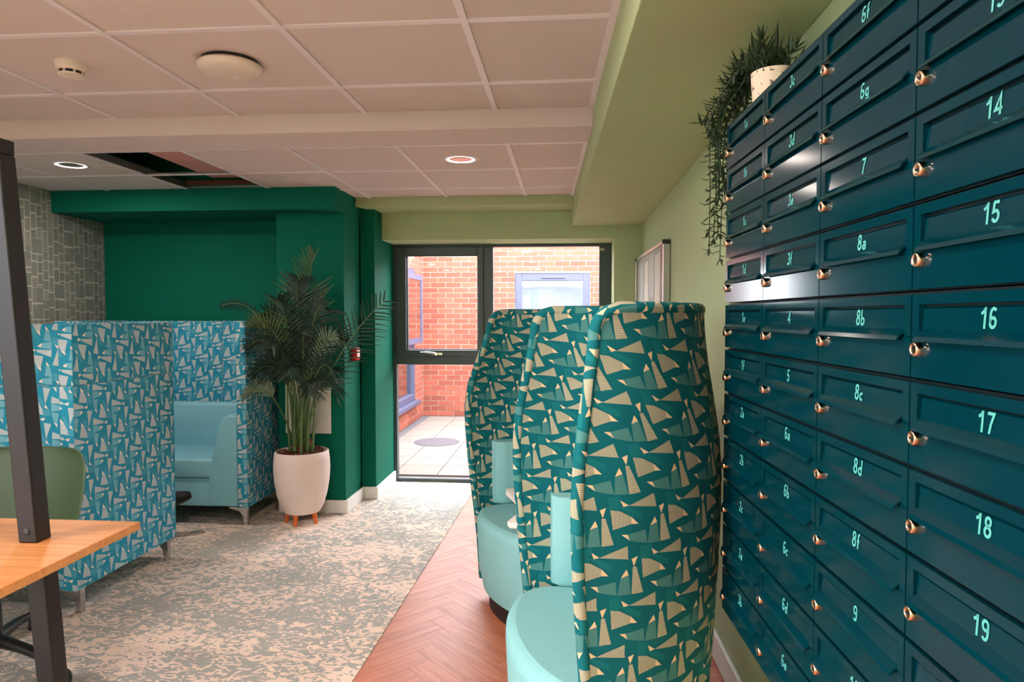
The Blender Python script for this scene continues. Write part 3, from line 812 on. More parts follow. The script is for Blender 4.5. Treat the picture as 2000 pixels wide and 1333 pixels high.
# strands: leave the pot, arch over the far end of the bank and hang
DROP = (.04, -.06, -.12, -.20, -.28, -.02, -.16, -.24, -.10, -.30, .0, -.18, -.33, -.26, -.08, .03, -.05, -.14, -.22, -.09, .02, -.03, -.11, -.19)
for i in range(24):
    hx_ = -.125 + .14 * ((i * .618) % 1.0); hy_ = .15 + .20 * rv.random()
    drop = DROP[i]
    if drop < -.15: hx_ = -.085 + .06 * rv.random()
    a = rv.uniform(.5, 2.6)
    vine([(.02 * math.cos(a), .02 * math.sin(a), .08), (.03 * math.cos(a) + hx_ * .2, .05, .115 + .05 * rv.random()), (hx_ * .6, hy_ * .65, .10 + .05 * rv.random()),
          (hx_, hy_, .05), (hx_ + rv.uniform(-.01, .01), hy_ + .01, (.05 + drop) / 2), (hx_ + rv.uniform(-.02, .02), hy_ + rv.uniform(-.02, .02), drop)], .0125, (.030, .050))
for i in range(14):
    a = i * .45 + .3; r = rv.uniform(.03, .10)
    vine([(.015 * math.cos(a), .015 * math.sin(a), .08), (r * .6 * math.cos(a), r * .6 * math.sin(a), .115), (r * math.cos(a), r * math.sin(a), rv.uniform(.11, .165))], .008, (.026, .040))
vine([(0, .02, .08), (-.005, .05, .15), (-.01, .06, .205)], .012)

# ================================================================ NOTICEBOARD on the right wall
bang = math.atan2(1, -.022) - PI
nb = thing('noticeboard', 'aluminium framed noticeboard with papers on the pale green wall', 'noticeboard', (xr(4.60) - .002, 4.60, 0), math.atan2(-1, .022))
# local x = along wall toward the viewer, local y = into the wall
HW_ = .645
obj('backing', B(-HW_, HW_, -.030, -.004, .93, 1.83), 'boardgrey', nb)
for a in ((-HW_, HW_, 1.815, 1.835), (-HW_, HW_, .925, .945)): obj('frame_rail', B(a[0], a[1], -.042, -.002, a[2], a[3]), 'alu', nb, bev=.002)
for a in ((-HW_ - .004, -HW_ + .018), (HW_ - .018, HW_ + .004)): obj('frame_rail', B(a[0], a[1], -.042, -.002, .945, 1.815), 'alu', nb, bev=.002)
for x in (-HW_ - .005, HW_ - .018):
    obj('corner_cap', B(x, x + .024, -.045, -.001, 1.812, 1.838), 'black', nb, bev=.002)
obj('coloured_strip', B(HW_ - .13, HW_ - .02, -.034, -.030, .95, 1.81), 'maroon', nb)
for (x, z, w_, h_, mm) in ((-.55, 1.50, .30, .28, 'paper2'), (-.21, 1.47, .21, .30, 'paper'), (.03, 1.52, .21, .28, 'paper2'), (.27, 1.30, .21, .48, 'paper'), (-.55, 1.10, .30, .36, 'paper2'), (-.2, 1.1, .42, .33, 'paper2'), (.27, .98, .21, .29, 'paper')):
    tag(obj('notice', B(x, x + w_, -.0325, -.0302, z, z + h_), mm, nb), 'x', 'x')
for o in list(nb.children):
    if o.name.startswith('notice'):
        del o['label']; del o['category']

# ================================================================ CEILING DEVICES
def downlight(x, y, zc, label, watts=LAMP_W):
    t = thing('downlight', label, 'light', (x, y, zc), 0, 'recessed ceiling downlights')
    m = MB(); m.lathe([(.100, .006), (.100, .001), (.094, -.004), (.080, -.004), (.079, -.001)], 40, cap0=False, cap1=False); obj('flange', m, 'grid', t, smooth=True)
    m = MB(); m.lathe([(.079, -.0030), (.064, -.0012)], 40, cap0=False, cap1=False); o = obj('lit_ring', m, 'lamp_ring', t)
    m = MB(); m.lathe([(.064, -.0012), (.03, -.0004), (.0, -.0003)], 12, cap0=False, cap1=False); obj('reflector', m, 'reflector', t)
    ld = bpy.data.lights.new('downlight_lamp', 'AREA'); ld.shape = 'DISK'; ld.size = .14; ld.energy = watts; ld.color = LAMP_COL
    lo = bpy.data.objects.new('lamp', ld); COL.objects.link(lo); lo.parent = t; lo.location = (0, 0, -.012)
    return t
downlight(-2.85, 3.735, ZC2 + .006, 'lit recessed downlight in the ceiling beside the missing tiles over the booth', 14.0)
downlight(-.592, 3.775, ZC2 + .006, 'lit recessed downlight in the ceiling in front of the window', 1.5)
for k, (x, y) in enumerate(((-.6, 1.3), (-2.45, .75), (-.6, -.45), (-2.45, -.9), (-.6, -2.2), (-2.45, -2.4))):  # six unseen downlights added to brighten the room
    downlight(x, y, ZC1 + .006, 'added unseen ceiling downlight behind the viewer, %s of the row %s' % (('first', 'second', 'third')[k // 2], 'beside the mailboxes' if x > -1 else 'beside the added side window'))
sd = thing('smoke_detector', 'small cream smoke detector with dark vents on the ceiling', 'smoke detector', (-1.852, 2.44, ZC1 + .006))
m = MB(); m.lathe([(.054, 0), (.054, -.010), (.050, -.024), (.044, -.032)], 36, cap0=False); obj('base', m, 'plastic', sd, smooth=True)
m = MB(); m.lathe([(.0405, -.030), (.0400, -.043)], 36); obj('vent_band', m, 'detector_dark', sd, smooth=True)
for q in range(8):
    a = q * PI / 4 + .1; c_, s_ = math.cos(a), math.sin(a)
    m = MB(); m.box(-.004, .004, -.003, .003, -.044, -.030); obj('vent_rib', m, 'plastic', sd, loc=(.0405 * c_, .0405 * s_, 0), rot=(0, 0, a + PI / 2))
m = MB(); m.lathe([(.044, -.043), (.042, -.049), (.028, -.053), (.0, -.054)], 36, cap1=False); obj('cap', m, 'plastic', sd, smooth=True)
ap = thing('wireless_access_point', 'white domed wireless access point on a ceiling tile', 'access point', (-1.25, 2.47, ZC1 + .006))
m = MB(); m.lathe([(.10, 0), (.10, -.014)], 40, cap0=False); obj('mount', m, 'black', ap)
m = MB(); m.lathe([(.080, -.012), (.108, -.013), (.114, -.020), (.112, -.031), (.098, -.041), (.06, -.047), (.0, -.049)], 48, cap1=False); obj('dome', m, 'plastic', ap, smooth=True)
m = MB(); m.box(-.012, .012, -.0015, .0015, -.0465, -.0455); obj('red_mark', m, 'red', ap, loc=(-.056, -.050, .0020), rot=(.12, 0, 0))
m = MB(); m.lathe([(.007, -.0485), (.0, -.0488)], 14, cap1=False); obj('indicator', m, 'led', ap, loc=(.01, .03, -0.0005))
m = MB(); m.lathe([(.080, 0), (.080, -.002), (.074, -.003)], 40); bp = obj('blanking_plate', m, 'plastic', None, loc=(-2.69, 3.83, ZC2 + .006)); tag(bp, 'flat round cream blanking plate on the ceiling between the downlight and the missing tiles', 'plate')

# ================================================================ BOOTH SOFAS
def booth(name, label, cx, cy, rz, W, D):
    t = thing(name, label, 'sofa', (cx, cy, 0.005), rz, 'high-backed booth sofas')
    x0, x1, yf, yb = -W / 2, W / 2, -D / 2, D / 2
    P, Z0, ZS, Z1 = .068, .125, 1.075, 1.362
    for sx in (0, 1):
        a, b_ = (x0, x0 + P) if sx == 0 else (x1 - P, x1)
        obj('side_panel', B(a, b_, yf, yb, Z0, ZS, rot=1), 'fab_blue', t, bev=.006, seg=3)
        obj('side_panel_upper', B(a, b_, yf, yb, ZS, Z1, rot=3), 'fab_blue', t, bev=.006, seg=3)
    obj('back_panel', B(x0 + P + .010, x1 - P - .010, yb - .05, yb - .018, Z0, ZS, rot=1), 'fab_blue', t, bev=.006, seg=3)
    obj('back_panel_upper', B(x0 + P + .010, x1 - P - .010, yb - .05, yb - .018, ZS, Z1 - .002, rot=3), 'fab_blue', t, bev=.006, seg=3)
    n = 3; wi = (W - 2 * P - .012) / n
    for i in range(n):
        a = x0 + P + .006 + i * wi
        obj('inner_back_panel', B(a + .001, a + wi - .001, yb - .095, yb - .051, .55, Z1 - .004, rot=1, off=(.05 * i, .03 * i)), 'fab_blue', t, bev=.008, seg=3)
    ix0, ix1 = x0 + P + .002, x1 - P - .002
    obj('base', B(ix0, ix1, yf + .02, yb - .052, Z0 + .002, .315), 'vinyl_blue', t, bev=.01, seg=3)
    AW = .20
    for i in range(1):
        a = ix0 + AW * .7; b_ = ix1 - AW * .7
        obj('seat_cushion', B(a + .003, b_ - .003, yf + .005, yb - .16, .318, .445), 'vinyl_blue', t, bev=.018, seg=3)
        obj('back_cushion', B(a - .03, b_ + .03, yb - .19, yb - .097, .40, .762), 'vinyl_blue', t, bev=.03, seg=4)
    for sx in (-1, 1):
        xo = ix1 if sx > 0 else -ix0
        pts = [(xo, Z0 + .006), (xo, .735), (xo - .055, .745), (xo - .105, .72), (xo - .13, .66), (xo - AW, .36), (xo - AW, Z0 + .006)]
        if sx < 0: pts = [(-p[0], p[1]) for p in reversed(pts)]
        m = MB(); m.prism(pts, 1, yf + .004, yb - .10); obj('armrest', m, 'vinyl_blue', t, bev=.014, seg=3)
        for sy in (-1, 1):
            yy = yf + .045 if sy < 0 else yb - .06
            xx = (x1 - .03) if sx > 0 else (x0 + .03)
            s = -sx
            prof = [(0.012, Z0), (.012, .0), (-.012, 0.0), (-.02, .06), (-.045, .095), (-.115, Z0 - .012), (-.115, Z0)]
            pl = [(xx + sx * p[0], p[1]) for p in prof]
            if sx > 0: pl.reverse()
            m = MB(); m.prism(pl, 1, yy - .014, yy + .014); lo = obj('leg', m, 'chrome', t, bev=.003); lo['label'] = 'chrome leg'
    return t
booth('booth_sofa', 'blue bird-print booth sofa with its tall back to the desk', -2.895, 3.32, PI, 1.30, .80)
booth('booth_sofa', 'blue bird-print booth sofa facing the viewer beside the palm', -2.765, 4.64, 0, 1.33, .68)

# person seated in the nearer booth, only a shoe shows past the panel
def skin_body(name, joints, bones, mat_, parent, sub=2):
    me = bpy.data.meshes.new(name); ks = list(joints); ix = {k: i for i, k in enumerate(ks)}
    me.from_pydata([joints[k][0] for k in ks], [(ix[a], ix[b]) for a, b in bones], []); me.update(); me.materials.append(M[mat_])
    o = link(name, me, parent)
    sk = o.modifiers.new('skin', 'SKIN'); sk.use_smooth_shade = True
    if not me.skin_vertices: 
        bpy.context.view_layer.objects.active = o
        try:
            with bpy.context.temp_override(object=o, active_object=o): bpy.ops.mesh.customdata_skin_add()
        except Exception: pass
    for k in ks:
        r = joints[k][1]; r = r if isinstance(r, tuple) else (r, r)
        me.skin_vertices[0].data[ix[k]].radius = r
    me.skin_vertices[0].data[0].use_root = True
    su = o.modifiers.new('sub', 'SUBSURF'); su.levels = su.render_levels = sub
    return o
pe = thing('person', 'person in dark clothes sitting in the booth, a black shoe showing past the panel', 'person', (-2.86, 3.30, 0.005))
J = {'pelvis': ((0, 0, .53), (.15, .12)), 'spine': ((0, -.03, .72), (.14, .11)), 'chest': ((0, -.04, .92), (.16, .11)), 'neck': ((0, -.01, 1.05), .055),
     'shL': ((-.17, -.03, .97), .07), 'elL': ((-.22, .10, .74), .05), 'wrL': ((-.10, .30, .68), .036),
     'shR': ((.17, -.03, .97), .07), 'elR': ((.22, .10, .74), .05), 'wrR': ((.08, .30, .68), .036),
     'hpL': ((-.10, .05, .53), .09), 'knL': ((-.12, .46, .53), .066), 'anL': ((-.12, .50, .10), .045),
     'hpR': ((.10, .05, .53), .09), 'knR': ((.12, .48, .60), .066), 'anR': ((.335, .715, .31), .044)}
BN = [('pelvis', 'spine'), ('spine', 'chest'), ('chest', 'neck'), ('chest', 'shL'), ('shL', 'elL'), ('elL', 'wrL'), ('chest', 'shR'), ('shR', 'elR'), ('elR', 'wrR'),
      ('pelvis', 'hpL'), ('hpL', 'knL'), ('knL', 'anL'), ('pelvis', 'hpR'), ('hpR', 'knR'), ('knR', 'anR')]
skin_body('clothed_body', J, BN, 'cloth', pe)
def head(parent):
    m = MB(); n = 20
    prof = [(.012, 1.03), (.045, 1.035), (.060, 1.06), (.070, 1.10), (.074, 1.15), (.072, 1.19), (.058, 1.225), (.03, 1.245), (.004, 1.25)]
    m.lathe(prof, n)
    for i, v in enumerate(m.v): m.v[i] = (v[0], v[1] * 1.22, v[2])
    m.lathe([(.012, 1.10), (.014, 1.115), (.006, 1.15)], 8, 0, .088)
    for s in (-1, 1): m.lathe([(.004, 1.11), (.016, 1.13), (.014, 1.16), (.004, 1.17)], 8, s * .073, 0)
    obj('head', m, 'skin', parent, smooth=True, loc=(0, 0, .0))
    h = MB(); h.lathe([(.077, 1.15), (.079, 1.19), (.064, 1.235), (.034, 1.258), (.003, 1.262)], n)
    for i, v in enumerate(h.v): h.v[i] = (v[0], v[1] * 1.2 - .012, v[2])
    obj('hair', h, 'hair', parent, smooth=True)
    e = MB()
    for s in (-1, 1): e.lathe([(.001, 1.145), (.007, 1.15), (.001, 1.155)], 8, s * .03, .079)
    obj('eyes', e, 'black', parent)
head(pe)
for s in (-1, 1):
    hnd = MB(); w0 = Vector((s * .09, .31, .675)); hnd.tube([w0, w0 + Vector((-s * .02, .05, -.02)), w0 + Vector((-s * .03, .085, -.03))], [.026, .034, .03], 8)
    for q in range(4):
        b_ = w0 + Vector((-s * .03 + (q - 1.5) * .017, .085, -.03)); L_ = (.062, .072, .068, .052)[q]
        hnd.tube([b_, b_ + Vector((0, L_ * .5, -.004)), b_ + Vector((0, L_ * .85, -.022))], [.0088, .0082, .0065], 6)
    b_ = w0 + Vector((-s * .045, .04, -.02)); hnd.tube([b_, b_ + Vector((-s * .025, .03, 0)), b_ + Vector((-s * .03, .055, -.01))], [.011, .010, .008], 6)
    obj('hand', hnd, 'skin', pe, smooth=True)
def shoe(parent, p, d, upv, L=.27):
    d = Vector(d).normalized(); u = (Vector(upv) - d * Vector(upv).dot(d)).normalized(); s = d.cross(u)
    m = MB(); rows = []
    #  along, half width, height top, bottom
    secs = [(-.085, .022, .07, 0), (-.07, .034, .105, 0), (-.03, .036, .115, 0), (.03, .038, .098, 0), (.08, .043, .078, 0), (.120, .043, .066, .004), (.148, .034, .056, .010), (.162, .016, .044, .018)]
    for a, hw, zt, zb in secs:
        r = []
        for k in range(12):
            th = 2 * PI * k / 12; cx_ = math.cos(th); sz = math.sin(th)
            zz = zb + (zt - zb) * (.5 + .5 * math.copysign(abs(sz) ** .7, sz)); r.append(Vector(p) + d * a + s * (hw * math.copysign(abs(cx_) ** .7, cx_)) + u * (zz - .05))
        rows.append(r + [r[0]])
    m.strip(rows)
    b = len(m.v); m.v += [tuple(x) for x in rows[-1][:-1]]; m.face(range(b, b + 12)); b = len(m.v); m.v += [tuple(x) for x in rows[0][:-1]]; m.face(range(b + 11, b - 1, -1))
    o = obj('shoe', m, 'rubber', parent, smooth=True); o['label'] = 'black trainer'
    ml = MB(); rr = [Vector(p) + d * a + s * (hw * 1.06) * sg + u * (zb - .056 + dz) for a, hw, zt, zb in secs for sg in (-1, 1) for dz in (0, .014)]
    rows = []
    for i in range(len(secs)):
        q = rr[i * 4:(i + 1) * 4]; rows.append([q[0], q[1], q[3], q[2], q[0]])
    ml.strip(rows); obj('sole', ml, 'black', o)
    return o
shoe(pe, (.325, .755, .238), (.78, .50, .22), (-.1, .1, 1)); shoe(pe, (-.12, .54, .06), (0, 1, 0), (0, 0, 1))

# ================================================================ PALM
pl = thing('potted_palm', 'tall artificial palm in a white pot on wooden legs by the green pillar', 'plant', (-1.785, 4.44, .005))
m = MB(); m.lathe([(.10, .075), (.118, .078), (.142, .12), (.165, .20), (.180, .29), (.185, .36), (.183, .43), (.176, .485), (.170, .490), (.164, .485), (.16, .45)], 48, cap1=False)
obj('pot', m, 'pot', pl, smooth=True)
m = MB(); m.lathe([(.166, .462), (.10, .474), (.0, .478)], 32, cap0=False, cap1=False); so = obj('soil', m, 'mulch', pl)
rp = random.Random(5)
ch = MB()
for q in range(90):
    a = rp.uniform(0, 6.28); r = .15 * math.sqrt(rp.random()); z = .473 + rp.uniform(0, .014); c_, s_ = math.cos(q), math.sin(q); L = rp.uniform(.012, .03)
    x, y = r * math.cos(a), r * math.sin(a)
    ch.hexa([(x - c_ * L, y - s_ * L, z), (x + c_ * L, y + s_ * L, z + rp.uniform(0, .01)), (x + c_ * L - s_ * .012, y + s_ * L + c_ * .012, z), (x - c_ * L - s_ * .012, y - s_ * L + c_ * .012, z)] + [(x - c_ * L, y - s_ * L, z + .006), (x + c_ * L, y + s_ * L, z + .014), (x + c_ * L - s_ * .01, y + s_ * L + c_ * .01, z + .006), (x - c_ * L - s_ * .01, y - s_ * L + c_ * .01, z + .006)])
o = obj('bark_chips', ch, 'mulch', so); o['kind'] = 'stuff'
for a in (-1.65, -.25, 1.2, 3.3):
    c_, s_ = math.cos(a), math.sin(a)
    m = MB(); m.tube([(.088 * c_, .088 * s_, .10), (.108 * c_, .108 * s_, .0)], [.021, .012], 12); o = obj('leg', m, 'legwood', pl, smooth=True); o['label'] = 'tapered orange wood leg'
def bez(p0, p1, p2, t): return p0 * (1 - t) ** 2 + p1 * (2 * t * (1 - t)) + p2 * t * t
def frond(base, ctrl, tip, material, n=34, L0=.16, start=.34, droop=.25, roll=0.0):
    base, ctrl, tip = Vector(base), Vector(ctrl), Vector(tip)
    N = 24; path = [bez(base, ctrl, tip, i / N) for i in range(N + 1)]
    s = MB(); s.tube(path, [.0055 * (1 - .8 * i / N) + .0008 for i in range(N + 1)], 6)
    st = obj('frond', s, 'cane', pl, smooth=True)
    lm = MB()
    for i in range(n):
        t = start + (1 - start) * (i + .5) / n
        p = bez(base, ctrl, tip, t); d = (bez(base, ctrl, tip, min(1, t + .02)) - bez(base, ctrl, tip, t - .02)).normalized()
        side = d.cross(Vector((0, 0, 1)))
        if side.length < .15: side = d.cross(Vector((0, -1, .2)))
        side.normalize(); up = side.cross(d).normalized()
        side = (side * math.cos(roll) + up * math.sin(roll)); up = side.cross(d).normalized()
        L = L0 * (math.sin(PI * (.20 + .74 * ((t - start) / (1 - start)) ** .85)) ** .6) * rp.uniform(.88, 1.12)
        for sg in (-1, 1):
            dv = (d * (.55 + .5 * t) + side * sg * .95 + up * .25 + Vector((rp.uniform(-.08, .08), rp.uniform(-.08, .08), rp.uniform(-.08, .08)))).normalized()
            rows = []; wv = (d - dv * d.dot(dv)).normalized(); nn = dv.cross(wv)
            for k in range(5):
                u = k / 4; q = p + dv * (L * u) + Vector((0, 0, -1)) * (droop * L * u * u)
                hw = .0058 * (.30 + 1.0 * math.sin(PI * (.10 + .80 * u))) * (1 - u * .62)
                rows.append([q - wv * hw + nn * hw * .5, q, q + wv * hw + nn * hw * .5])
            lm.strip(rows)
    o = obj('leaflets', lm, material, st); o['kind'] = 'stuff'
# (tip dx, dy, z), control lift, material ; relative to the pot, z absolute
FR = [((.11, -.02, 1.80), (-.02, -.01, 1.55), 'palm_light', .21), ((-.48, -.14, 1.46), (-.14, -.05, 1.62), 'palm', .055), ((.62, -.14, 1.50), (.20, -.06, 1.16), 'palm', .17),
      ((.02, -.10, 1.62), (-.02, -.04, 1.58), 'palm', .17), ((-.10, -.12, 1.50), (-.05, -.03, 1.45), 'palm', .17), ((.20, -.10, 1.46), (.06, -.05, 1.50), 'palm', .17),
      ((-.25, -.22, 1.20), (-.12, -.08, 1.42), 'palm', .13), ((.29, -.18, 1.00), (.16, -.08, 1.30), 'palm', .13), ((-.22, -.22, 1.02), (-.10, -.06, 1.24), 'palm', .12),
      ((-.27, -.24, .88), (-.15, -.12, 1.06), 'palm_pale', .10), ((.14, -.22, .90), (.05, -.10, 1.18), 'palm', .14), ((.26, -.12, .92), (.12, -.06, 1.12), 'palm', .14),
      ((-.10, -.22, 1.20), (-.05, -.08, 1.30), 'palm', .15), ((.10, -.22, 1.28), (.05, -.08, 1.34), 'palm', .16), ((-.20, -.08, 1.42), (-.06, .02, 1.40), 'palm', .15),
      ((.16, .06, 1.56), (.04, .03, 1.40), 'palm', .16), ((-.26, -.20, 1.33), (-.08, -.06, 1.50), 'palm_light', .11), ((.30, .02, 1.24), (.10, .02, 1.42), 'palm', .15),
      ((.02, -.26, 1.02), (.01, -.10, 1.24), 'palm', .14), ((-.04, .08, 1.66), (-.03, .03, 1.45), 'palm', .15), ((.28, -.10, 1.24), (.12, -.02, 1.38), 'palm_pale', .11), ((-.16, -.22, .98), (-.06, -.10, 1.16), 'palm', .13)]
for i, (tp_, cp_, mm, L0) in enumerate(FR):
    a = i * 2.4; r = .02 + .05 * rp.random()
    frond((r * math.cos(a), r * math.sin(a), .47), (cp_[0], cp_[1], cp_[2]), tp_, mm, 20, L0 * 1.3, .36 if tp_[2] > 1.1 else .48, rp.uniform(.05, .35), (math.copysign(rp.uniform(.7, 1.2), tp_[0]) if abs(tp_[0]) > .18 else rp.uniform(-.4, .4)))
for i in range(10):
    a = i * .63; r = .03 + .05 * rp.random(); m = MB()
    m.tube([(r * math.cos(a), r * math.sin(a), .46), (r * 1.2 * math.cos(a), r * 1.2 * math.sin(a), .66), (r * 1.3 * math.cos(a + .2), r * 1.3 * math.sin(a + .2), .92)], [.011, .008, .005], 8); obj('cane', m, 'cane', pl, smooth=True)
for i, a in enumerate((-1.3, -2.2, .4)):
    m = MB(); c_, s_ = math.cos(a), math.sin(a); m.tube([(.04 * c_, .04 * s_, .465), (.05 * c_, .05 * s_, .53), (.058 * c_, .058 * s_, .57)], [.022, .016, .003], 8); obj('husk', m, 'husk', pl, smooth=True)

# things fixed to the pillar
cp = thing('fire_alarm_call_point', 'red fire alarm call point on the green pillar beside the palm', 'call point', (-1.56, 4.855, 1.125))
obj('case', B(0, .042, -.046, .046, -.046, .046), 'red', cp, bev=.008, seg=3); obj('face', B(.041, .045, -.026, .026, -.022, .026), 'white_paint', cp, bev=.002)
ac = thing('wall_panel', 'white flat panel on the green pillar behind the palm', 'panel', (-1.824, 4.67, .76))
obj('frame', B(-.165, .165, -.012, -.0005, -.19, .19), 'white_paint', ac, bev=.003); obj('door', B(-.145, .145, -.016, -.011, -.17, .17), 'white_paint', ac, bev=.002)

# ================================================================ PODS
def pod(label, cx, cy, phi, rtop=.368, etop=.030, emid=.088):
    t = thing('pod_chair', label, 'chair', (cx, cy, 0), phi, 'tall round privacy pod chairs')
    ZB, ZT = .075, 1.418
    zl = [ZB, .15, .28, .42, .56, .70, .84, .95, 1.06, 1.17, 1.27, 1.33, 1.358, 1.38, 1.396, 1.408, ZT]
    def ip(z, tab):
        for (a, x), (b, y) in zip(tab, tab[1:]):
            if a <= z <= b:
                f = (z - a) / (b - a); f = f * f * (3 - 2 * f); return x + (y - x) * f
        return tab[-1][1]
    def rad(z): return ip(z, [(ZB, .385), (.95, .420), (ZT, rtop)])
    def ext(z):
        e = ip(z, [(ZB, .035), (.95, emid), (ZT, etop)])
        c = .060; k = z - (ZT - c)
        if k > 0: e -= c * (1 - math.sqrt(max(0, 1 - (k / c) ** 2)))
        return e
    NU = 56
    def pt(z, f, off=0.0):
        """f in [-1,1] round the plan from the -x tip over the back to the +x tip"""
        r = rad(z); e = ext(z); half = r * PI / 2 + e; s = abs(f) * half; sg = 1 if f > 0 else -1
        ro = r + off
        if s <= r * PI / 2:
            a = s / r; return (sg * ro * math.sin(a), ro * math.cos(a), z), sg * s
        return (sg * ro, -(s - r * PI / 2), z), sg * s
    TH = .015
    m = MB(); K = NU + 1
    for off in (TH, -TH):
        b = len(m.v); uu = []
        for z in zl:
            row = []
            for i in range(K):
                p, s = pt(z, -1 + 2 * i / NU, off); m.v.append(p); row.append((s, z))
            uu.append(row)
        for j in range(len(zl) - 1):
            for i in range(NU):
                q = [(j, i), (j, i + 1), (j + 1, i + 1), (j + 1, i)]
                if off > 0: q.reverse()
                sgn = 1 if off < 0 else -1
                m.face([b + a * K + c for a, c in q], [(sgn * uu[a][c][0], uu[a][c][1]) for a, c in q])
    b2 = K * len(zl); top = (len(zl) - 1) * K
    for i in range(NU):
        m.face((top + i, top + i + 1, b2 + top + i + 1, b2 + top + i), None); m.face((i + 1, i, b2 + i, b2 + i + 1), None)
    for j in range(len(zl) - 1):
        m.face((j * K, (j + 1) * K, b2 + (j + 1) * K, b2 + j * K)); m.face(((j + 1) * K + NU, j * K + NU, b2 + j * K + NU, b2 + (j + 1) * K + NU))
    obj('shell', m, 'fab_teal', t, smooth=True)
    path = [pt(z, -1)[0] for z in zl] + [pt(ZT, -1 + 2 * i / NU)[0] for i in range(1, NU)] + [pt(z, 1)[0] for z in reversed(zl)]
    m = MB(); m.tube(path, .0185, 10); obj('edge_piping', m, 'fab_teal', t, smooth=True)
    # seat drum: inside curve at the back, elliptical front
    def ring(k, z, grow=0.0):
        out = []
        for i in range(48):
            a = 2 * PI * i / 48; c, s = math.cos(a), math.sin(a)
            rr = .372 + grow
            out.append((rr * c, (rr * .93 if s > 0 else .190 + grow) * s, z))
        return out
    m = MB()
    rings = [ring(0, .09, -.035), ring(0, .20, -.012), ring(0, .40, -.002), ring(0, .425, -.004), ring(0, .441, -.014), ring(0, .449, -.034)]
    m.strip([r + [r[0]] for r in rings]); b = len(m.v); m.v += rings[-1]; m.face(range(b, b + 48)); b = len(m.v); m.v += rings[0]; m.face(range(b + 47, b - 1, -1))
    obj('seat', m, 'wool_teal', t, smooth=True)
    # wrap-round back cushion
    m = MB(); rows = []
    amax = 1.50
    secs = [(.0, .452), (.0, .462), (.004, .47), (.004, .75), (-.006, .765)]
    n = 40
    for i in range(n + 1):
        a = -amax + 2 * amax * i / n
        end = min(1.0, (i + .35) / 2.0, (n - i + .35) / 2.0); th = .075 * math.sqrt(max(0.05, 1 - (1 - end) ** 2))
        ro = .392; ri = ro - th
        prof = [(ro, .452), (ri + .012, .452), (ri, .466), (ri, .745), (ri + .014, .765), (ro, .768), (ro, .452)]
        rows.append([(r * math.sin(a), r * math.cos(a), z) for r, z in prof])
    m.strip(rows)
    for r, rev in ((rows[0], False), (rows[-1], True)):
        b = len(m.v); m.v += r[:-1]; ids = list(range(b, b + len(r) - 1)); m.face(ids[::-1] if rev else ids)
    obj('back_cushion', m, 'wool_teal', t, smooth=True)
    m = MB(); rb = [(.30 * math.cos(2 * PI * i / 40), (.30 if math.sin(2 * PI * i / 40) > 0 else .13) * math.sin(2 * PI * i / 40)) for i in range(40)]
    m.prism(rb, 2, .0, .09); obj('base', m, 'black', t)
    return t
pod('teal bird-print privacy pod nearest the mailboxes, its rounded side toward the viewer', .010, 2.036, math.radians(-76))
pod('teal bird-print privacy pod near the window, its inside and seat turned to the viewer', -.168, 3.104, math.radians(-53), .355, -.005, .095)
tt = thing('pod_table', 'small white notched table between the two privacy pods', 'table', (-.12, 2.68, 0))
poly = [(-.155, .365), (-.150, .31), (-.055, .065), (-.105, -.125), (-.095, -.155), (.045, -.165), (.07, -.06), (.03, .11), (-.115, .375)]
m = MB(); m.prism(poly, 2, .600, .622); obj('tabletop', m, 'table', tt, bev=.006, seg=3)
m = MB(); m.tube([(0.0, -.02, .02), (0.0, -.02, .60)], .018, 14); obj('pedestal', m, 'chrome', tt, smooth=True)
m = MB(); m.lathe([(.10, 0), (.10, .006), (.03, .02)], 28, 0, -.02); obj('base', m, 'chrome', tt)

# ================================================================ DESK with leaning post
dk = thing('desk', 'honey wood desk with leaning black steel frame posts', 'desk', (-2.10, 1.70, 0.0))
obj('desktop', B(-.90, .712, -.42, .395, .704, .730), 'desk', dk, bev=.002)
def post(p0, p1, wx, wy, name):
    p0, p1 = Vector(p0), Vector(p1)
    q = []
    for p in (p0, p1):
        for a, b in ((-1, -1), (1, -1), (1, 1), (-1, 1)): q.append((p.x + a * wx / 2, p.y + b * wy / 2, p.z))
    m = MB(); m.hexa(q); return obj(name, m, 'bsteel', dk, bev=.004)
LX = .515; 
def ly(z): return .193 - .088 * (z - .73)
po = post((LX, ly(.7305), .7305), (LX, ly(1.85), 1.85), .058, .058, 'post')
m = MB(); cyl_y(m, 0, 0, [(.010, .002), (.010, -.002), (.006, -.003)], 16); obj('bolt', m, 'black', po, loc=(LX, ly(.765) - .029, .765))
m = MB(); m.box(-.006, .006, -.001, .001, -.0012, .0012); obj('slot', m, 'black', po, loc=(LX - .004, ly(.85) - .0295, .85))
post((LX + .012, ly(.012) + .0, .012), (LX + .012, ly(.703), .703), .058, .058, 'leg'); post((LX, -.40, .012), (LX, -.23, .703), .058, .058, 'leg')
post((-.80, .26, .012), (-.80, ly(.703), .703), .058, .058, 'leg'); post((-.80, -.40, .012), (-.80, -.23, .703), .058, .058, 'leg')
po2 = post((-.80, ly(.7305), .7305), (-.80, ly(1.85), 1.85), .058, .058, 'post')
obj('top_rail', B(-.829, LX + .029, ly(1.87) - .029, ly(1.87) + .029, 1.8505, 1.892), 'bsteel', dk, bev=.004)
obj('under_rail', B(-.77, LX - .03, -.04, .0, .655, .7035), 'bsteel', dk, bev=.003)
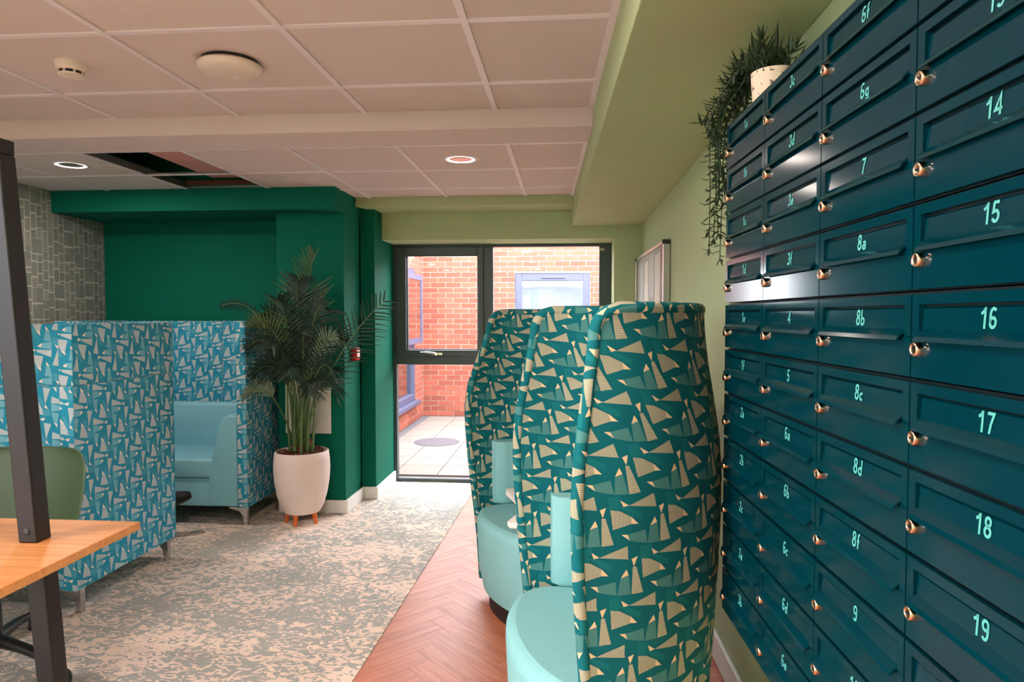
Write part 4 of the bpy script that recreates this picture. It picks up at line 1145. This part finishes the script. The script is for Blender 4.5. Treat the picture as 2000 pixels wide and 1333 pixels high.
for x in (LX, -.80): obj('cross_rail', B(x - .02, x + .02, -.24, .19, .66, .7035), 'bsteel', dk, bev=.003)

# ================================================================ CHAIR
gc = thing('swivel_chair', 'olive green plastic shell chair on a black wheeled base behind the desk', 'chair', (-2.24, 2.46, .005), math.radians(2))
m = MB(); rows = []
# shell: side profile (y forward is -), from front lip of the seat up the back
pr_ = [(-.24, .425, .20), (-.225, .445, .215), (-.10, .440, .235), (.06, .432, .235), (.14, .445, .23), (.185, .50, .235), (.215, .60, .25), (.238, .72, .255), (.25, .80, .245), (.253, .83, .225), (.254, .842, .19)]
for y, z, hw in pr_:
    r = []
    for i in range(13):
        f = -1 + i / 6
        lift = .035 * abs(f) ** 3 if z < .5 else 0; fwd_ = -.05 * abs(f) ** 2.4 if z > .46 else 0
        r.append((hw * f, y + fwd_, z + lift))
    rows.append(r)
m.strip(rows); sh = obj('shell', m, 'olive', gc, smooth=True)
md = sh.modifiers.new('solid', 'SOLIDIFY'); md.thickness = .009; md.offset = 0
md = sh.modifiers.new('sub', 'SUBSURF'); md.levels = md.render_levels = 2
m = MB(); m.tube([(0, .0, .09), (0, 0, .30), (0, 0, .425)], [.028, .024, .024], 14); obj('gas_column', m, 'black', gc, smooth=True)
obj('seat_plate', B(-.09, .09, -.09, .09, .405, .425), 'black', gc, bev=.004)
for q in (-17, -75, 105, 163):
    a = math.radians(q); c_, s_ = math.cos(a), math.sin(a)
    m = MB(); m.tube([(.0, 0, .125), (.17 * c_, .17 * s_, .115), (.345 * c_, .345 * s_, .085)], [.026, .020, .014], 8); arm = obj('base_arm', m, 'bsteel', gc, smooth=True)
    m = MB(); px, py = .355 * c_, .355 * s_
    m.tube([(px - .026 * s_, py + .026 * c_, .030), (px - .008 * s_, py + .008 * c_, .030)], .030, 16); m.tube([(px + .008 * s_, py - .008 * c_, .030), (px + .026 * s_, py - .026 * c_, .030)], .030, 16)
    m.tube([(px, py, .03), (px, py, .09)], .009, 8); obj('castor', m, 'black', arm, smooth=True)
